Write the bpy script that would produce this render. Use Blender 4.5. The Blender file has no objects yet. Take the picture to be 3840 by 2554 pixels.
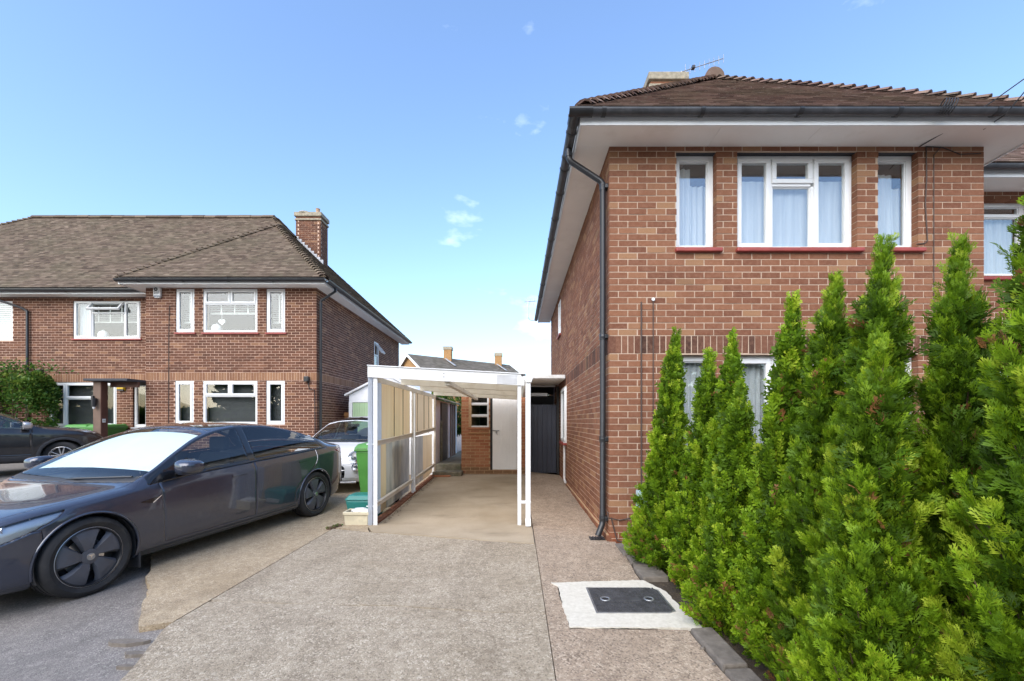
import bpy, bmesh, math, random
import numpy as np
from mathutils import Vector, Matrix
random.seed(7); RNG = np.random.default_rng(7)
R = math.radians
SC = bpy.context.scene
COL = SC.collection

# ------------------------------------------------------------------ camera
cam_d = bpy.data.cameras.new('camera'); cam = bpy.data.objects.new('camera', cam_d); COL.objects.link(cam)
EYE = 1.434
cam.location = (0, 0, EYE); cam.rotation_euler = (R(90), 0, 0)
cam_d.sensor_width = 36; cam_d.lens = 15.2; cam_d.shift_y = 0.0789; cam_d.shift_x = -0.0047
cam_d.clip_start = 0.05; cam_d.clip_end = 3000
SC.camera = cam

# ------------------------------------------------------------------ sky and sun
SUN_EL, SUN_AZ = R(38), R(207)          # azimuth of the sun, clockwise from +Y
world = bpy.data.worlds.new('World'); SC.world = world; world.use_nodes = True
wn = world.node_tree; wn.nodes.clear()
def wnode(t, **k):
    n = wn.nodes.new(t)
    for a, b in k.items(): setattr(n, a, b)
    return n
w_out = wnode('ShaderNodeOutputWorld'); w_bg = wnode('ShaderNodeBackground')
w_sky = wnode('ShaderNodeTexSky', sky_type='NISHITA', sun_disc=False, sun_elevation=SUN_EL, sun_rotation=SUN_AZ,
              altitude=50, air_density=1.4, dust_density=1.5, ozone_density=6.0)
w_co = wnode('ShaderNodeTexCoord')
w_map = wnode('ShaderNodeMapping'); w_map.inputs['Scale'].default_value = (1, 1, 2.2)
w_n = wnode('ShaderNodeTexNoise'); w_n.inputs['Scale'].default_value = 4.6; w_n.inputs['Detail'].default_value = 7; w_n.inputs['Roughness'].default_value = .52
w_r = wnode('ShaderNodeValToRGB'); w_r.color_ramp.elements[0].position = .645; w_r.color_ramp.elements[1].position = .93
w_r.color_ramp.elements[0].color = (0, 0, 0, 1); w_r.color_ramp.elements[1].color = (.6, .6, .6, 1)
w_hsv = wnode('ShaderNodeHueSaturation'); w_hsv.inputs['Saturation'].default_value = 0.98; w_hsv.inputs['Value'].default_value = .90; w_hsv.inputs['Hue'].default_value = .503
w_mix = wnode('ShaderNodeMixRGB'); w_mix.inputs[2].default_value = (8.2, 8.6, 9.0, 1)
L = wn.links.new
L(w_co.outputs['Generated'], w_map.inputs['Vector']); L(w_map.outputs[0], w_n.inputs['Vector']); L(w_n.outputs[0], w_r.inputs[0])
L(w_sky.outputs[0], w_hsv.inputs['Color']); L(w_hsv.outputs[0], w_mix.inputs[1]); L(w_r.outputs[0], w_mix.inputs[0])
L(w_mix.outputs[0], w_bg.inputs[0]); L(w_bg.outputs[0], w_out.inputs[0])
w_bg.inputs[1].default_value = 0.15
sun_d = bpy.data.lights.new('sun', 'SUN'); sun = bpy.data.objects.new('sun', sun_d); COL.objects.link(sun)
sun_d.energy = 1.75; sun_d.angle = R(75); sun_d.color = (1, .90, .76)
sdir = Vector((math.sin(SUN_AZ)*math.cos(SUN_EL), math.cos(SUN_AZ)*math.cos(SUN_EL), math.sin(SUN_EL)))
sun.rotation_euler = sdir.to_track_quat('Z', 'Y').to_euler(); sun.location = (0, -5, 12)
vs = SC.view_settings; vs.view_transform = 'Standard'; vs.look = 'None'; vs.gamma = 1; vs.use_curve_mapping = False
vs.exposure = 1.38

# ------------------------------------------------------------------ helpers
def gz(x, y):
    """height of the gently rising ground"""
    t = min(1, max(0, (x-.1)/1.0)); f = 1-.65*(t*t*(3-2*t))
    a = .034*max(0, min(y, 13)-6.5)*f
    l = min(max(0, -x-3.2), 9); q = min(1, max(0, (y-4.5)/6))
    return a + .010*l*q

def tag(o, label=None, cat=None, group=None, kind=None):
    if label: o['label'] = label
    if cat: o['category'] = cat
    if group: o['group'] = group
    if kind: o['kind'] = kind
    return o

def empty(name, loc, label=None, cat=None, group=None, rz=0):
    o = bpy.data.objects.new(name, None); COL.objects.link(o); o.location = loc; o.rotation_euler = (0, 0, rz)
    o.empty_display_size = .1
    return tag(o, label, cat, group)

def link(name, me, mat, parent=None, world=True):
    o = bpy.data.objects.new(name, me); COL.objects.link(o)
    if mat is not None and not me.materials: me.materials.append(mat)
    if parent is not None:
        o.parent = parent
        if world: o.matrix_parent_inverse = inv(parent)
    return o

_inv = {}
def wm(o):
    m = Matrix.LocRotScale(o.location, o.rotation_euler, o.scale)
    if o.parent: m = wm(o.parent) @ o.matrix_parent_inverse @ m
    return m
def inv(o):
    return wm(o).inverted()

class MB:
    def __init__(s): s.v = []; s.f = []; s.t = []
    def quad(s, *p, t=.5):
        i = len(s.v); s.v += [tuple(q) for q in p]; s.f.append(tuple(range(i, i+len(p)))); s.t.append(t); return s
    def box(s, x0, x1, y0, y1, z0, z1, t=.5):
        if x1 < x0: x0, x1 = x1, x0
        if y1 < y0: y0, y1 = y1, y0
        if z1 < z0: z0, z1 = z1, z0
        i = len(s.v)
        s.v += [(x0,y0,z0),(x1,y0,z0),(x1,y1,z0),(x0,y1,z0),(x0,y0,z1),(x1,y0,z1),(x1,y1,z1),(x0,y1,z1)]
        for f in ((0,3,2,1),(4,5,6,7),(0,1,5,4),(1,2,6,5),(2,3,7,6),(3,0,4,7)):
            s.f.append(tuple(i+k for k in f)); s.t.append(t)
        return s
    def hexa(s, b, tp, t=.5):
        """8 corner prism: bottom loop b (4), top loop tp (4)"""
        i = len(s.v); s.v += [tuple(p) for p in b]+[tuple(p) for p in tp]
        for f in ((0,3,2,1),(4,5,6,7),(0,1,5,4),(1,2,6,5),(2,3,7,6),(3,0,4,7)):
            s.f.append(tuple(i+k for k in f)); s.t.append(t)
        return s
    def bar(s, a, b, w, h, t=.5, up=(0,0,1)):
        a = Vector(a); b = Vector(b); d = (b-a).normalized(); u = Vector(up)
        if abs(d.dot(u)) > .99: u = Vector((0,1,0))
        x = d.cross(u).normalized()*w/2; z = x.cross(d).normalized()*h/2
        return s.hexa([a-x-z, a+x-z, b+x-z, b-x-z], [a-x+z, a+x+z, b+x+z, b-x+z], t)
    def tube(s, pts, r, n=8, t=.5, cap=True):
        pts = [Vector(p) for p in pts]; rings = []
        rr = r if isinstance(r, (list, tuple)) else [r]*len(pts)
        ref = None
        for k, p in enumerate(pts):
            d = ((pts[min(k+1, len(pts)-1)]-p).normalized() if k < len(pts)-1 else Vector())+((p-pts[k-1]).normalized() if k else Vector())
            d.normalize()
            if ref is None:
                ref = Vector((0,0,1)) if abs(d.z) < .9 else Vector((1,0,0))
            x = d.cross(ref).normalized(); y = x.cross(d).normalized(); ref = y
            i = len(s.v); rings.append(i)
            for a in range(n):
                c, q = math.cos(2*math.pi*a/n), math.sin(2*math.pi*a/n); s.v.append(tuple(p+x*c*rr[k]+y*q*rr[k]))
        for k in range(len(pts)-1):
            for a in range(n):
                b = (a+1) % n; s.f.append((rings[k]+a, rings[k]+b, rings[k+1]+b, rings[k+1]+a)); s.t.append(t)
        if cap:
            s.f.append(tuple(rings[0]+a for a in range(n-1, -1, -1))); s.f.append(tuple(rings[-1]+a for a in range(n))); s.t += [t, t]
        return s
    def lathe(s, prof, n=32, axis='Z', t=.5, close=False):
        """prof: list of (r, h); revolve around axis"""
        i0 = len(s.v); m = len(prof)
        for a in range(n):
            c, q = math.cos(2*math.pi*a/n), math.sin(2*math.pi*a/n)
            for r, h in prof:
                s.v.append((r*c, r*q, h) if axis == 'Z' else (r*c, h, r*q))
        for a in range(n):
            b = (a+1) % n
            for k in range(m if close else m-1):
                l = (k+1) % m
                q = (i0+a*m+k, i0+b*m+k, i0+b*m+l, i0+a*m+l)
                s.f.append(q if axis == 'Z' else q[::-1]); s.t.append(t)
        return s
    def prism(s, poly, d0, d1, plane='XZ', t=.5):
        """extrude a 2-D polygon between two depths"""
        def P(a, b, d): return (a, d, b) if plane == 'XZ' else ((a, b, d) if plane == 'XY' else (d, a, b))
        n = len(poly); i = len(s.v)
        s.v += [P(a, b, d0) for a, b in poly]+[P(a, b, d1) for a, b in poly]
        s.f.append(tuple(i+k for k in range(n))); s.f.append(tuple(i+n+k for k in range(n-1, -1, -1))); s.t += [t, t]
        for k in range(n):
            l = (k+1) % n; s.f.append((i+k, i+n+k, i+n+l, i+l)); s.t.append(t)
        return s
    def xf(s, M):
        s.v = [tuple(M @ Vector(p)) for p in s.v]; return s
    def add(s, o, M=None):
        i = len(s.v); s.v += [tuple(M @ Vector(p)) for p in o.v] if M is not None else list(o.v)
        s.f += [tuple(i+k for k in f) for f in o.f]; s.t += o.t; return s
    def mesh(s, name, smooth=False):
        me = bpy.data.meshes.new(name); me.from_pydata(s.v, [], s.f); me.update()
        at = me.attributes.new('tint', 'FLOAT', 'FACE'); at.data.foreach_set('value', np.array(s.t, dtype=np.float32))
        if smooth: me.polygons.foreach_set('use_smooth', [True]*len(s.f))
        return me
    def fix(s, me):
        bm = bmesh.new(); bm.from_mesh(me); bmesh.ops.recalc_face_normals(bm, faces=bm.faces); bm.to_mesh(me); bm.free()
    def build(s, name, mat, parent=None, smooth=False, fix=True, bevel=0, seg=2, auto=None):
        me = s.mesh(name, smooth)
        if fix: s.fix(me)
        o = link(name, me, mat, parent)
        if auto is not None: smooth_auto(me, auto)
        if bevel:
            m = o.modifiers.new('bevel', 'BEVEL'); m.width = bevel; m.segments = seg; m.limit_method = 'ANGLE'; m.angle_limit = R(40)
        return o

def smooth_auto(me, ang):
    bm = bmesh.new(); bm.from_mesh(me); bmesh.ops.remove_doubles(bm, verts=bm.verts, dist=1e-5)
    for f in bm.faces: f.smooth = True
    for e in bm.edges: e.smooth = not (len(e.link_faces) == 2 and e.calc_face_angle(0) > R(ang))
    bm.to_mesh(me); bm.free()

def np_mesh(name, V, F, tint=None, smooth=False):
    """V (n,3), F (m,k) arrays -> mesh"""
    me = bpy.data.meshes.new(name); V = np.asarray(V, np.float32); F = np.asarray(F, np.int32); m, k = F.shape
    me.vertices.add(len(V)); me.vertices.foreach_set('co', V.ravel())
    me.loops.add(m*k); me.loops.foreach_set('vertex_index', F.ravel())
    me.polygons.add(m); me.polygons.foreach_set('loop_start', np.arange(0, m*k, k, dtype=np.int32))
    if smooth: me.polygons.foreach_set('use_smooth', np.ones(m, dtype=bool))
    me.update(calc_edges=True)
    if tint is not None:
        at = me.attributes.new('tint', 'FLOAT', 'FACE'); at.data.foreach_set('value', np.asarray(tint, np.float32))
    return me

def text_part(name, body, size, mat, parent, M, depth=.002):
    cu = bpy.data.curves.new(name, 'FONT'); cu.body = body; cu.size = size; cu.align_x = 'CENTER'; cu.align_y = 'CENTER'; cu.extrude = depth
    tmp = bpy.data.objects.new(name+'_tmp', cu); COL.objects.link(tmp)
    dg = bpy.context.evaluated_depsgraph_get(); dg.update()
    me = bpy.data.meshes.new_from_object(tmp.evaluated_get(dg)); bpy.data.objects.remove(tmp); me.transform(M); me.materials.clear()
    return link(name, me, mat, parent)

def copy_tree(o, parent=None):
    c = o.copy(); COL.objects.link(c); c.parent = parent
    for ch in o.children: copy_tree(ch, c)
    return c

# ------------------------------------------------------------------ materials
class NT:
    def __init__(s, name):
        s.m = bpy.data.materials.new(name); s.m.use_nodes = True; s.t = s.m.node_tree; s.t.nodes.clear()
        s.out = s.n('ShaderNodeOutputMaterial')
    def n(s, typ, inp=None, **k):
        nd = s.t.nodes.new(typ)
        for a, b in k.items(): setattr(nd, a, b)
        for a, b in (inp or {}).items():
            if hasattr(b, 'outputs'): s.t.links.new(b.outputs[0], nd.inputs[a])
            elif isinstance(b, bpy.types.NodeSocket): s.t.links.new(b, nd.inputs[a])
            else:
                if isinstance(b, tuple) and len(b) == 3 and nd.inputs[a].type == 'RGBA': b = b+(1,)
                nd.inputs[a].default_value = b
        return nd
    def pos(s, scale=(1,1,1)):
        g = s.n('ShaderNodeNewGeometry')
        return s.n('ShaderNodeVectorMath', {0: g.outputs['Position'], 1: scale}, operation='MULTIPLY')
    def obj(s, scale=(1,1,1)):
        g = s.n('ShaderNodeTexCoord')
        return s.n('ShaderNodeVectorMath', {0: g.outputs['Object'], 1: scale}, operation='MULTIPLY')
    def noise(s, vec, scale, detail=4, rough=.55, dist=0):
        return s.n('ShaderNodeTexNoise', {'Vector': vec, 'Scale': scale, 'Detail': detail, 'Roughness': rough, 'Distortion': dist})
    def ramp(s, fac, stops, mode='LINEAR'):
        r = s.n('ShaderNodeValToRGB', {0: fac}); cr = r.color_ramp; cr.interpolation = mode
        while len(cr.elements) < len(stops): cr.elements.new(.5)
        for e, (p, c) in zip(cr.elements, stops):
            e.position = p; e.color = (c, c, c, 1) if isinstance(c, (int, float)) else tuple(c)+(1,)
        return r
    def mix(s, fac, a, b, mode='MIX'):
        return s.n('ShaderNodeMixRGB', {0: fac, 1: a, 2: b}, blend_type=mode)
    def math(s, op, a, b=0):
        return s.n('ShaderNodeMath', {0: a, 1: b}, operation=op)
    def attr(s, name='tint'):
        return s.n('ShaderNodeAttribute', attribute_name=name)
    def bump(s, h, strength=.3, dist=.01):
        return s.n('ShaderNodeBump', {'Height': h, 'Strength': strength, 'Distance': dist})
    def bsdf(s, **k):
        names = dict(base='Base Color', rough='Roughness', metal='Metallic', spec='Specular IOR Level', coat='Coat Weight', coatr='Coat Roughness',
                     trans='Transmission Weight', ior='IOR', normal='Normal', alpha='Alpha', emit='Emission Color', emits='Emission Strength', sheen='Sheen Weight')
        return s.n('ShaderNodeBsdfPrincipled', {names[a]: b for a, b in k.items()})
    def done(s, sh):
        s.t.links.new(sh.outputs[0], s.out.inputs[0]); return s.m

def plain(name, col, rough=.5, var=.12, scale=6, bump=0, bscale=60, metal=0, coat=0, spec=.5, dirt=None):
    """colour with slight natural mottling"""
    t = NT(name); p = t.pos(); n = t.noise(p, scale, 5)
    lo = tuple(max(0, c*(1-var)) for c in col); hi = tuple(min(1, c*(1+var)) for c in col)
    c = t.ramp(n, [(.3, lo), (.7, hi)])
    if dirt:
        n2 = t.noise(p, dirt[1], 6, .65); f = t.ramp(n2, [(dirt[2], 0), (dirt[2]+.22, dirt[3])]); c = t.mix(f, c, dirt[0])
    rr = t.n('ShaderNodeMapRange', {0: n.outputs[0], 1: .3, 2: .7, 3: max(.02, rough-.06), 4: min(1, rough+.06)})
    k = dict(base=c, rough=rr, metal=metal, coat=coat, spec=spec)
    if bump: k['normal'] = t.bump(t.noise(p, bscale, 4), bump, .004)
    return t.done(t.bsdf(**k))

def brick_mat(name, stops, stain=(.05,.04,.035), sf=.35):
    """tint 0-1: wall bricks, 1-2: soldier course, 2-3: plinth bricks"""
    t = NT(name); p = t.pos(); a = t.attr(); f = t.math('DIVIDE', a.outputs['Fac'], 3.0)
    c = t.ramp(f, stops)
    n1 = t.noise(p, 26, 5, .6); c = t.mix(t.ramp(n1, [(.42, 0), (.75, .32)]), c, (.36,.20,.13), 'MIX')
    n2 = t.noise(p, 90, 3, .6); c = t.mix(.5, c, t.ramp(n2, [(.3, (.36,.36,.36)), (.7, (.62,.62,.62))]), 'OVERLAY')
    n3 = t.noise(t.pos((1,1,.35)), 1.3, 5, .6); c = t.mix(t.ramp(n3, [(.52, 0), (.8, sf)]), c, stain)
    n4 = t.noise(p, 9, 4, .7); c = t.mix(t.ramp(n4, [(.66, 0), (.8, .3)]), c, (.5,.4,.32))
    return t.done(t.bsdf(base=c, rough=.86, spec=.25, normal=t.bump(n2, .5, .003)))

def tile_mat(name, stops, lichen=(.34,.33,.27), lf=.5):
    t = NT(name); p = t.pos(); a = t.attr(); c = t.ramp(a.outputs['Fac'], stops)
    n1 = t.noise(p, 14, 5, .65); c = t.mix(t.ramp(n1, [(.55, 0), (.74, lf)]), c, lichen)
    n2 = t.noise(p, 1.1, 4, .6); c = t.mix(t.ramp(n2, [(.42, 0), (.68, .4)]), c, (.11,.10,.06))
    n3 = t.noise(p, 55, 3, .7); c = t.mix(t.ramp(n3, [(.68, 0), (.74, .7)]), c, (.5,.48,.42))
    return t.done(t.bsdf(base=c, rough=.9, spec=.2, normal=t.bump(n3, .6, .004)))

def ground_mat(name, a, b, stone, sscale=150, mottle=1.2, dark=(.06,.055,.05), df=.5, rough=.88, pale=None, stain=.5):
    t = NT(name); p = t.pos()
    big = t.noise(p, mottle, 6, .65, .6); c = t.ramp(big, [(.28, a), (.72, b)])
    st = t.noise(t.pos((1.3,.55,1)), .8, 7, .62, 1.2); c = t.mix(t.ramp(st, [(.50, 0), (.72, stain)]), c, dark)
    mid = t.noise(p, 11, 6, .7); c = t.mix(t.ramp(mid, [(.36, .4), (.60, 0)]), c, dark)
    vo = t.n('ShaderNodeTexVoronoi', {'Vector': p, 'Scale': sscale}); hs = t.n('ShaderNodeSeparateColor', {0: vo.outputs['Color']})
    wear = t.ramp(t.noise(p, 2.2, 5, .6), [(.35, .25), (.65, 1)])
    c = t.mix(t.math('MULTIPLY', t.ramp(hs.outputs[0], [(.62, 0), (.97, .8)]), wear), c, stone)
    c = t.mix(t.ramp(hs.outputs[1], [(.62, 0), (.95, df)]), c, dark)
    v2 = t.n('ShaderNodeTexVoronoi', {'Vector': p, 'Scale': sscale*.45}); h2 = t.n('ShaderNodeSeparateColor', {0: v2.outputs['Color']})
    c = t.mix(t.ramp(h2.outputs[0], [(.90, 0), (.98, .3)]), c, stone)
    if pale:
        n5 = t.noise(p, 4.5, 7, .78); c = t.mix(t.ramp(n5, [(.58, 0), (.74, .35)]), c, pale)
    fine = t.noise(p, 220, 3, .7)
    h = t.mix(.5, fine, t.ramp(vo.outputs['Distance'], [(0, 1), (.6, 0)]))
    return t.done(t.bsdf(base=c, rough=rough, spec=.25, normal=t.bump(h, .7, .007)))

def leaf_mat(name, stops, trans=.35, rough=.55):
    t = NT(name); a = t.attr(); c = t.ramp(a.outputs['Fac'], stops)
    n = t.noise(t.pos(), 3.0, 3); c = t.mix(.35, c, t.ramp(n, [(.3, (.36,.36,.3)), (.7, (.64,.64,.55))]), 'OVERLAY')
    b = t.bsdf(base=c, rough=rough, spec=.3)
    tr = t.n('ShaderNodeBsdfTranslucent', {0: c})
    return t.done(t.n('ShaderNodeMixShader', {0: trans, 1: b, 2: tr}))

def glass_mat(name, tint=(.93,.96,.95), f0=.05, refl=(1,1,1)):
    """thin pane: clear with a mirror sheen that grows towards grazing angles"""
    t = NT(name); bp = t.bump(t.noise(t.pos(), .9, 2), .04, .05)
    lw = t.n('ShaderNodeLayerWeight', {0: .5}); p5 = t.math('POWER', lw.outputs['Facing'], 5.0); fr = t.math('MULTIPLY_ADD', p5, 1-f0); fr.inputs[2].default_value = f0
    gl = t.n('ShaderNodeBsdfGlossy', {'Color': refl, 'Roughness': .01, 'Normal': bp}); tr = t.n('ShaderNodeBsdfTransparent', {0: tint})
    return t.done(t.n('ShaderNodeMixShader', {0: fr, 1: tr, 2: gl}))

def paint_mat(name, col, metal=.5, rough=.34, flake=.25, coat=1.0):
    t = NT(name); p = t.obj()
    n = t.noise(p, 900, 2, .6); c = t.mix(flake, col, t.ramp(n, [(.3, tuple(x*.6 for x in col)), (.7, tuple(min(1, x*1.6) for x in col))]))
    d = t.noise(p, 7, 6, .7); dz = t.ramp(d, [(.5, 0), (.85, .10)]); c = t.mix(dz, c, (.16,.15,.14))
    return t.done(t.bsdf(base=c, metal=metal, rough=rough, coat=coat, coatr=.03, spec=.5))

M = {}
M['brick_r'] = brick_mat('warm_brick', [(0, (0.156,0.062,0.035)), (.12, (0.202,0.084,0.046)), (.24, (0.251,0.113,0.061)), (.33, (0.304,0.167,0.087)),
                                        (.34, (0.057,0.029,0.021)), (.52, (0.122,0.052,0.033)), (.66, (0.197,0.088,0.052)), (.67, (0.228,0.071,0.033)), (1, (0.274,0.107,0.054))])
M['brick_l'] = brick_mat('russet_brick', [(0, (0.074,0.030,0.019)), (.16, (0.117,0.048,0.029)), (.28, (0.167,0.074,0.042)), (.33, (0.250,0.133,0.074)),
                                          (.34, (0.195,0.092,0.050)), (.66, (0.297,0.162,0.087)), (.67, (0.133,0.049,0.030)), (1, (0.164,0.069,0.042))], sf=.3)
M['brick_s'] = brick_mat('outhouse_brick', [(0, (.30,.11,.055)), (.16, (.38,.155,.08)), (.33, (.43,.21,.11)), (.34, (.34,.17,.08)), (.66, (.38,.21,.10)),
                                            (.67, (.22,.12,.06)), (1, (.27,.15,.08))], stain=(.10,.08,.04), sf=.5)
M['brick_tan'] = plain('buff_brick', (.33,.185,.075), .9, .25, 9, .3, 40)
M['mortar_r'] = plain('pink_mortar', (.50,.375,.28), .95, .14, 30, .4, 120, dirt=((.3,.24,.19), 4, .56, .5))
M['mortar_l'] = plain('rosy_mortar', (.58,.405,.305), .95, .14, 30, .4, 120)
M['mortar_s'] = plain('sandy_mortar', (.45,.30,.17), .95, .2, 30, .4, 120)
M['tile_r'] = tile_mat('plum_tile', [(0, (.085,.052,.044)), (.5, (.155,.098,.08)), (1, (.24,.16,.128))], lf=.35)
M['tile_l'] = tile_mat('brown_tile', [(0, (.072,.049,.036)), (.5, (.128,.092,.067)), (1, (.20,.15,.11))], lichen=(.19,.175,.11), lf=.6)
M['tile_far'] = tile_mat('grey_tile', [(0, (.17,.15,.125)), (1, (.27,.24,.205))])
M['upvc'] = plain('white_upvc', (.76,.77,.77), .32, .03, 3, dirt=((.60,.58,.54), 5, .58, .35))
M['upvc_d'] = plain('white_paint', (.71,.715,.71), .5, .05, 5, dirt=((.45,.41,.34), 3.5, .52, .5))
M['soffit'] = plain('soffit_board', (.86,.84,.80), .6, .04, 2, dirt=((.55,.50,.42), 2.5, .56, .3))
M['cream'] = plain('cream_paint', (.68,.63,.54), .55, .06, 4, dirt=((.42,.35,.25), 5, .52, .5))
M['black_pl'] = plain('black_plastic', (.022,.023,.026), .34, .2, 8)
M['gutter'] = plain('grey_gutter_plastic', (.045,.047,.053), .42, .25, 8, dirt=((.13,.13,.13), 6, .5, .5))
M['red_sill'] = plain('red_painted_tile', (.30,.055,.045), .5, .2, 12, .3, 80)
M['lead'] = plain('lead_flashing', (.42,.43,.45), .5, .15, 8, metal=.3)
M['stone'] = plain('lichen_mortar', (.30,.265,.20), .95, .35, 14, .8, 50, dirt=((.44,.27,.08), 9, .56, .6))
M['pot'] = plain('clay_pot', (.34,.22,.14), .85, .2, 20, .3, 60)
M['wood_post'] = plain('weathered_timber', (.16,.105,.075), .8, .3, 3, .5, 40)
M['wood_brown'] = plain('stained_timber', (.115,.05,.033), .7, .2, 4, .3, 40)
M['wood_fence'] = plain('orange_timber', (.42,.20,.07), .75, .2, 6, .3, 60)
M['felt'] = plain('roofing_felt', (.05,.052,.06), .85, .2, 10, .4, 80)
M['alu'] = plain('aluminium', (.55,.55,.56), .4, .08, 8, metal=.85)
M['steel'] = plain('galvanised_steel', (.36,.37,.38), .45, .2, 12, metal=.7)
M['cable'] = plain('black_cable', (.02,.02,.022), .6, .1)
M['cable_br'] = plain('brown_cable', (.07,.045,.035), .6, .1)
M['dark_in'] = plain('dark_room', (.05,.05,.05), .9, .1)
M['room'] = plain('room_wall', (.07,.067,.062), .9, .05)
M['glass'] = glass_mat('window_glass', (.95,.97,.97), .045)
M['glass_r'] = glass_mat('bright_window_glass', (.95,.97,.97), .13)
M['glass_d'] = glass_mat('tinted_glass', (.34,.37,.37), .05)
M['net'] = None
t = NT('net_curtain'); p = t.pos((1,1,.05)); n = t.noise(p, 26, 3)
c = t.ramp(n, [(.35, (.74,.77,.80)), (.65, (.88,.90,.91))])
d = t.n('ShaderNodeBsdfDiffuse', {0: c}); tr = t.n('ShaderNodeBsdfTranslucent', {0: c}); tp = t.n('ShaderNodeBsdfTransparent', {0: (.9,.9,.9)})
M['net'] = t.done(t.n('ShaderNodeMixShader', {0: .12, 1: t.n('ShaderNodeMixShader', {0: .25, 1: d, 2: tr}), 2: tp}))
M['green_bin'] = plain('green_plastic', (.07,.25,.045), .45, .12, 5, .15, 200, dirt=((.10,.16,.06), 7, .56, .5))
M['teal'] = plain('teal_plastic', (.02,.19,.17), .42, .12, 6, dirt=((.1,.2,.17), 7, .56, .4))
M['trough'] = plain('cream_stoneware', (.62,.56,.40), .85, .12, 14, .4, 90, dirt=((.35,.31,.22), 7, .5, .6))
M['bag'] = plain('white_plastic_bag', (.72,.73,.74), .4, .1, 20)
M['door_w'] = plain('white_door_board', (.87,.87,.86), .42, .03, 3, dirt=((.7,.66,.6), 3, .6, .2))
M['slate_gate'] = plain('slate_composite', (.030,.036,.055), .5, .2, 3, .2, 60)
M['black_paint'] = plain('black_paint', (.018,.018,.019), .55, .3, 8)
M['shed_white'] = plain('white_render', (.80,.81,.83), .85, .07, 4, .3, 40, dirt=((.35,.34,.32), 3, .55, .5))
M['shed_green'] = plain('pale_green_metal', (.36,.50,.30), .5, .06, 3)
M['conc'] = plain('mossy_concrete', (.17,.155,.115), .95, .35, 9, .8, 60, dirt=((.07,.085,.035), 6, .48, .7))
M['kerb'] = plain('grey_kerb_stone', (.165,.142,.118), .95, .3, 12, 1, 60, dirt=((.40,.37,.32), 9, .56, .5))
M['iron'] = plain('cast_iron', (.055,.055,.058), .6, .35, 18, .5, 150, dirt=((.14,.13,.115), 16, .54, .6))
M['soil'] = ground_mat('dark_soil', (.05,.036,.024), (.09,.066,.045), (.16,.12,.08), 90)
M['asphalt'] = ground_mat('grey_asphalt', (.21,.19,.17), (.275,.252,.23), (.40,.365,.33), 120, .8, (.11,.10,.093), .5)
M['drive'] = ground_mat('exposed_concrete', (.335,.275,.195), (.455,.385,.29), (.64,.56,.445), 95, 1.1, (.14,.108,.074), .55, pale=(.46,.39,.29))
M['drive_tan'] = ground_mat('tan_concrete', (.39,.30,.19), (.51,.41,.28), (.62,.53,.40), 120, 1.4, (.17,.125,.08), .5)
M['path'] = ground_mat('brown_aggregate', (.35,.265,.19), (.47,.37,.275), (.63,.52,.40), 90, 1.3, (.11,.082,.062), .6)
t = NT('worn_carport_concrete'); p = t.pos(); b = t.noise(p, .9, 5, .6); c = t.ramp(b, [(.32, (.345,.275,.185)), (.66, (.49,.405,.295))])
n2 = t.noise(t.pos((.5,1.2,1)), 2.4, 6, .7); c = t.mix(t.ramp(n2, [(.54, 0), (.80, .5)]), c, (.10,.08,.055))
n3 = t.noise(p, 160, 3, .7); c = t.mix(t.ramp(n3, [(.35, .35), (.6, 0)]), c, (.12,.095,.065))
M['carfloor'] = t.done(t.bsdf(base=c, rough=.85, spec=.3, normal=t.bump(n3, .35, .004)))
t = NT('white_road_paint'); p = t.pos(); n = t.noise(p, 30, 6, .7); c = t.ramp(n, [(.3, (.56,.52,.43)), (.65, (.70,.66,.57))])
n2 = t.noise(p, 6, 7, .8); c = t.mix(t.ramp(n2, [(.60, 0), (.74, .7)]), c, (.38,.34,.26))
M['white_paint_g'] = t.done(t.bsdf(base=c, rough=.8, spec=.3, normal=t.bump(t.noise(p, 140, 3), .5, .004)))
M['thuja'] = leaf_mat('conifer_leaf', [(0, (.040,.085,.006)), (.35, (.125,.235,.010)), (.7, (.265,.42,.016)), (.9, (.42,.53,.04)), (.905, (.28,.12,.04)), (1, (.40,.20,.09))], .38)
M['bark'] = plain('brown_bark', (.10,.062,.038), .95, .35, 12, .8, 40)
M['bush'] = leaf_mat('hedge_leaf', [(0, (.03,.075,.015)), (.5, (.06,.14,.022)), (.9, (.17,.25,.035)), (1, (.25,.3,.06))], .35)
M['gpaint'] = paint_mat('midnight_grey_paint', (.043,.050,.074), .35, .24)
M['wpaint'] = paint_mat('white_car_paint', (.76,.77,.79), 0, .35, 0)
M['kpaint'] = paint_mat('black_car_paint', (.010,.010,.012), .1, .3, 0)
M['gloss_black'] = plain('gloss_black_trim', (.008,.008,.009), .12, .1, 4, coat=.6)
M['clad'] = plain('matt_black_cladding', (.035,.036,.04), .6, .15, 9, .2, 200)
M['tyre'] = plain('tyre_rubber', (.022,.022,.023), .78, .25, 14, .3, 120, dirt=((.10,.09,.075), 9, .52, .35))
M['aero'] = plain('dark_wheel_cover', (.085,.090,.105), .42, .12, 8)
M['alloy'] = plain('silver_alloy', (.6,.6,.61), .3, .08, 8, metal=.9)
M['chrome'] = plain('chrome', (.8,.8,.82), .12, .03, 5, metal=1)
M['carglass'] = glass_mat('car_side_glass', (.62,.66,.65), .08)
M['screen'] = glass_mat('windscreen_glass', (.82,.90,.87), .07)
M['roofglass'] = plain('black_roof_glass', (.006,.007,.008), .04, .1, 3, coat=1)
M['lens'] = glass_mat('lamp_lens', (.9,.92,.94), .06)
M['red_lens'] = plain('red_lamp', (.20,.012,.015), .12, .1, 5, coat=.6)
M['interior'] = plain('black_upholstery', (.03,.03,.032), .8, .2, 10)
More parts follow.
